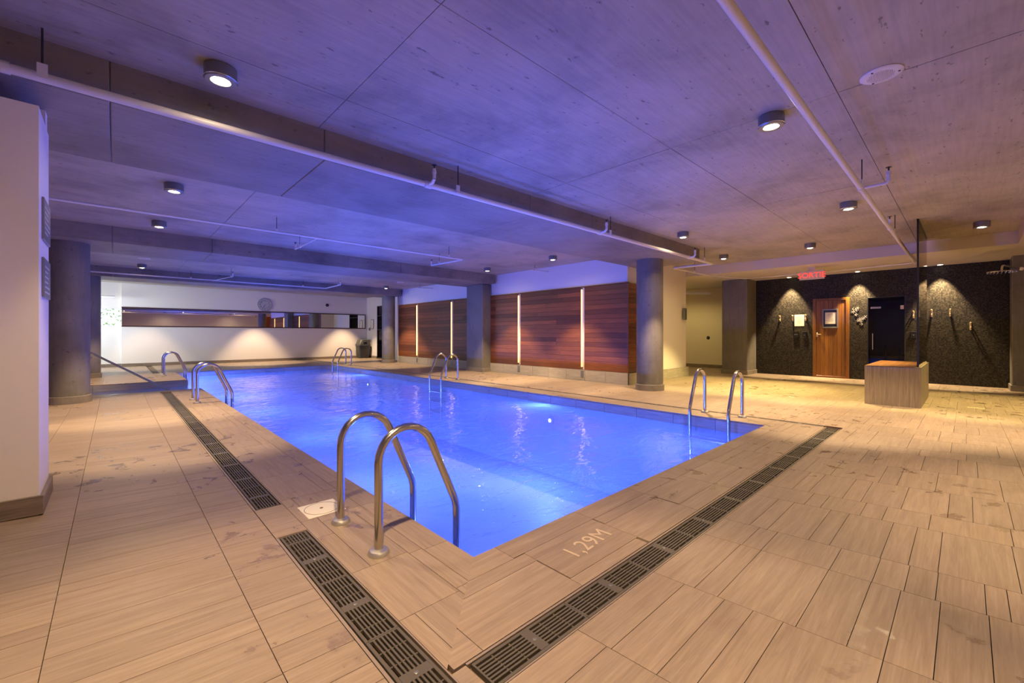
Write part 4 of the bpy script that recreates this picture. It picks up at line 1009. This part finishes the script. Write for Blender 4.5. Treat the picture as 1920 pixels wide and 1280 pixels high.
# hooks
HOOKS = [(3.635, 1.60, 'brass robe hook farthest left on the mosaic wall'), (3.321, 1.60, 'brass robe hook just left of the cream notice'), (3.019, 1.61, 'brass robe hook between the cream notice and the cedar door'),
         (0.859, 1.62, 'brass robe hook between the smoked glass door and the glass screen'), (0.552, 1.64, 'brass robe hook just right of the glass screen'), (0.249, 1.64, 'brass robe hook second to the right of the glass screen'), (-0.064, 1.33, 'lowest brass robe hook, farthest right on the mosaic wall')]
hp = None
for (y, z, lab) in HOOKS:
    if hp is None:
        hp = thing('robe_hook', lab, 'hook', (XW, y, z), 'robe hooks on the mosaic wall')
        b = MB(); b.bbox(XW - 0.012, XW, y - 0.015, y + 0.015, z - 0.085, z + 0.085, 0.004); b.build('back_plate', M['brass'], hp)
        b = MB(); b.tube([(XW - 0.01, y, z + 0.05), (XW - 0.07, y, z + 0.05), (XW - 0.09, y, z + 0.085)], 0.011, 10); b.build('upper_peg', M['brass'], hp, smooth=True)
        b = MB(); b.tube([(XW - 0.01, y, z - 0.04), (XW - 0.045, y, z - 0.06), (XW - 0.07, y, z - 0.02)], 0.011, 10); b.build('lower_peg', M['brass'], hp, smooth=True)
    else:
        h = copy_tree(hp); h.location = (XW, y, z); h['label'] = lab
def panel(y0, y1, z0, z1, lab, studs):
    b = MB(); b.bbox(XW - 0.03, XW, y0, y1, z0, z1, 0.004); o = tag(b.build('control_panel', M['plastic_black']), lab, 'switch')
    b = MB(); b.box(XW - 0.034, XW, y0, y1, z1, z1 + 0.008); b.build('top_trim', M['chrome'], o)
    for k in range(studs):
        yy = y0 + (y1 - y0) * (k + 1) / (studs + 1); b = MB(); b.lathe((XW - 0.03, yy, (z0 + z1) / 2), [(0.012, 0), (0.010, -0.006)], 12, 'x'); b.build('button', M['lampbody'], o, normals=True)
panel(3.181, 3.308, 1.068, 1.217, 'square black control panel below the cream notice', 2)
panel(3.0, 3.09, 1.04, 1.217, 'narrow black control beside the cedar door handle', 1)
panel(0.81, 0.906, 1.06, 1.205, 'black wall control right of the smoked glass door', 1)
# metal emblem: scattered strokes between the two doors
em = thing('wall_emblem', 'cluster of small brushed metal star and arrow strokes between the cedar and smoked glass doors', 'sign', (XW, 1.88, 1.62))
def star(cy, cz, s, arms):
    b = MB()
    for a in arms:
        a = radians(a); b.seg((XW - 0.012, cy - s * cos(a), cz - s * sin(a)), (XW - 0.012, cy + s * cos(a), cz + s * sin(a)), 0.008, 0.008)
    b.build('metal_stroke', M['satin'], em)
def chevron(cy, cz, s, d):
    b = MB(); b.seg((XW - 0.012, cy + d * s, cz + s), (XW - 0.012, cy, cz), 0.008, 0.008); b.seg((XW - 0.012, cy, cz), (XW - 0.012, cy + d * s, cz - s), 0.008, 0.008); b.build('metal_stroke', M['satin'], em)
star(1.93, 1.775, 0.055, (10, 70, 130)); star(1.985, 1.73, 0.05, (20, 90, 150)); chevron(2.01, 1.80, 0.035, -1); star(1.90, 1.82, 0.035, (0, 60, 120)); chevron(1.96, 1.65, 0.04, -1); star(1.93, 1.66, 0.035, (0, 90))
star(1.85, 1.535, 0.05, (15, 75, 135)); star(1.79, 1.555, 0.05, (30, 90, 150)); star(1.885, 1.50, 0.04, (0, 60, 120)); star(1.745, 1.60, 0.04, (45, 135)); star(1.83, 1.48, 0.04, (20, 110))
b = MB(); b.seg((XW - 0.012, 1.87, 1.41), (XW - 0.012, 1.80, 1.41), 0.008, 0.008); b.build('metal_stroke', M['satin'], em); chevron(1.795, 1.41, 0.035, 1)

# ------------------------------------------------------------------ block bench with glass screen, shower
bz0 = -0.01
BX0, BX1, BY0, BY1, BH = 9.13, 11.05, 0.478, 1.16, 0.632
bl = thing('tiled_bench', 'grey tiled bench block with a teak top under the glass screen', 'bench', (10.1, 0.82, 0))
b = MB(); b.box(BX0 + 0.012, BX1 - 0.012, BY0 + 0.012, BY1 - 0.012, bz0, BH - 0.012); b.build('core', M['grout'], bl)
def vtile(bl_, bx, r):
    b = MB(); b.bbox(*bx, 0.0015, r, 1); return b
def bench_panel(name, bx):
    b = MB(); b.bbox(*bx, 0.002, random.random(), 1); b.build(name, M['block_v'], bl, tint=True)
mm, nt, bs = new_mat('grey_block_tile_vertical'); pp = pos(nt)
gg = noise(nt, mapping(nt, pp, (42, 42, 1.6)), 1.0, 5, 0.62, 0.9)
L(nt, ramp(nt, gg, [(0.28, (0.13, 0.10, 0.074)), (0.5, (0.205, 0.16, 0.12)), (0.74, (0.29, 0.24, 0.185))]), bs.inputs['Base Color']); bs.inputs['Roughness'].default_value = 0.4
M['block_v'] = mm
bench_panel('front_panel', (BX0, BX0 + 0.012, BY0 + 0.002, BY1 - 0.002, bz0, BH - 0.002))
bench_panel('back_panel', (BX1 - 0.012, BX1, BY0 + 0.002, BY1 - 0.002, bz0, BH - 0.002))
for a, c in ((BX0 + 0.002, BX0 + 0.64), (BX0 + 0.643, BX0 + 1.28), (BX0 + 1.283, BX1 - 0.002)):
    bench_panel('side_panel', (a, c, BY0, BY0 + 0.012, bz0, BH - 0.002)); bench_panel('side_panel', (a, c, BY1 - 0.012, BY1, bz0, BH - 0.002))
bench_panel('rim', (BX0, BX1, BY0, BY0 + 0.075, BH - 0.012, BH)); bench_panel('rim', (BX0, BX0 + 0.022, BY0 + 0.075, BY1, BH - 0.012, BH))
b = MB(); ns = 6
for k in range(ns):
    y0 = BY0 + 0.078 + (BY1 - BY0 - 0.08) * k / ns; b = MB(); b.bbox(BX0 + 0.024, BX1 - 0.004, y0 + 0.0008, y0 + (BY1 - BY0 - 0.08) / ns - 0.0008, BH - 0.014, BH + 0.004, 0.002); b.build('top_slat', M['teak'], bl)
gs = thing('glass_screen', 'tall bronze-tinted glass screen standing on the bench up to the ceiling', 'screen', (10.2, 0.52, BH))
b = MB(); b.box(9.22, 11.27, 0.514, 0.526, BH + 0.005, CEIL - 0.012); b.build('pane', M['bronze_glass'], gs)
b = MB(); b.box(9.205, 9.22, 0.508, 0.532, BH + 0.0045, CEIL); b.build('edge_profile', M['plastic_black'], gs)
b = MB(); b.box(9.205, 11.27, 0.506, 0.534, CEIL - 0.018, CEIL); b.build('top_channel', M['plastic_black'], gs)
b = MB(); b.box(9.22, 11.04, 0.504, 0.536, BH + 0.0045, BH + 0.014); b.build('bottom_channel', M['frame_metal'], gs)
sh = thing('rain_shower', 'chrome rain shower head on a curved arm at the right edge', 'shower', (13.26, -1.0, 2.3))
SHX, SHY, SHZ = 12.35, -0.46, 2.335
b = MB(); b.tube([(13.27, -0.75, 2.46), (12.9, -0.62, 2.47), (12.55, -0.50, 2.475), (12.42, -0.475, 2.46), (12.37, -0.465, 2.42), (SHX, SHY, 2.35)], 0.017, 12); b.build('arm', M['chrome'], sh, smooth=True)
b = MB(); b.lathe((SHX, SHY, SHZ), [(0.03, 0.03), (0.10, 0.014), (0.205, 0.010), (0.207, 0.0), (0.2, -0.006)], 40); b.build('head', M['chrome'], sh, smooth=True)
b = MB()
for r in (0.05, 0.10, 0.15, 0.19):
    for k in range(int(r * 120)):
        a = 2 * pi * k / int(r * 120); b.cyl((SHX + r * cos(a), SHY + r * sin(a)), 0.004, 0.005, SHZ - 0.02, SHZ - 0.004, 6)
b.build('nozzles', M['chrome'], sh)
b = MB(); b.lathe((13.26, -0.75, 2.46), [(0.04, 0.0), (0.036, -0.02)], 20, 'x'); b.build('wall_flange', M['chrome'], sh, normals=True)

# white wall speaker on the end wall, notices on the pier, corridor knob
b = MB(); b.bbox(11.25, 11.37, 5.19, 5.25, 1.54, 1.86, 0.006); lo = tag(b.build('wall_speaker', M['lampbody']), 'slim grey box on the white wall end right of the round column', 'speaker')
b = MB()
for k in range(9): b.box(11.262, 11.358, 5.187, 5.1895, 1.57 + 0.03 * k, 1.582 + 0.03 * k)
b.build('grille', M['rod'], lo)
for k, (z0, z1) in enumerate(((1.76, 2.03), (1.39, 1.645))):
    b = MB(); b.bbox(-0.338, -0.326, 4.03, 4.40, z0, z1, 0.003); o = tag(b.build('pool_notice', M['lampbody']), ('upper grey notice board on the pier face towards the pool', 'lower grey notice board on the pier face towards the pool')[k], 'notice')
    p = MB()
    for j in range(6): p.box(-0.3255, -0.3245, 4.07, 4.07 + random.uniform(0.15, 0.28), z1 - 0.06 - 0.033 * j, z1 - 0.05 - 0.033 * j)
    p.build('printed_lines', M['paper'], o)
b = MB(); b.lathe((15.0, 6.1, 1.03), [(0.06, 0.0), (0.05, -0.02), (0.03, -0.05)], 20, 'x'); tag(b.build('corridor_knob', M['rod'], None, smooth=True), 'small dark round fitting on the corridor end wall', 'fitting')
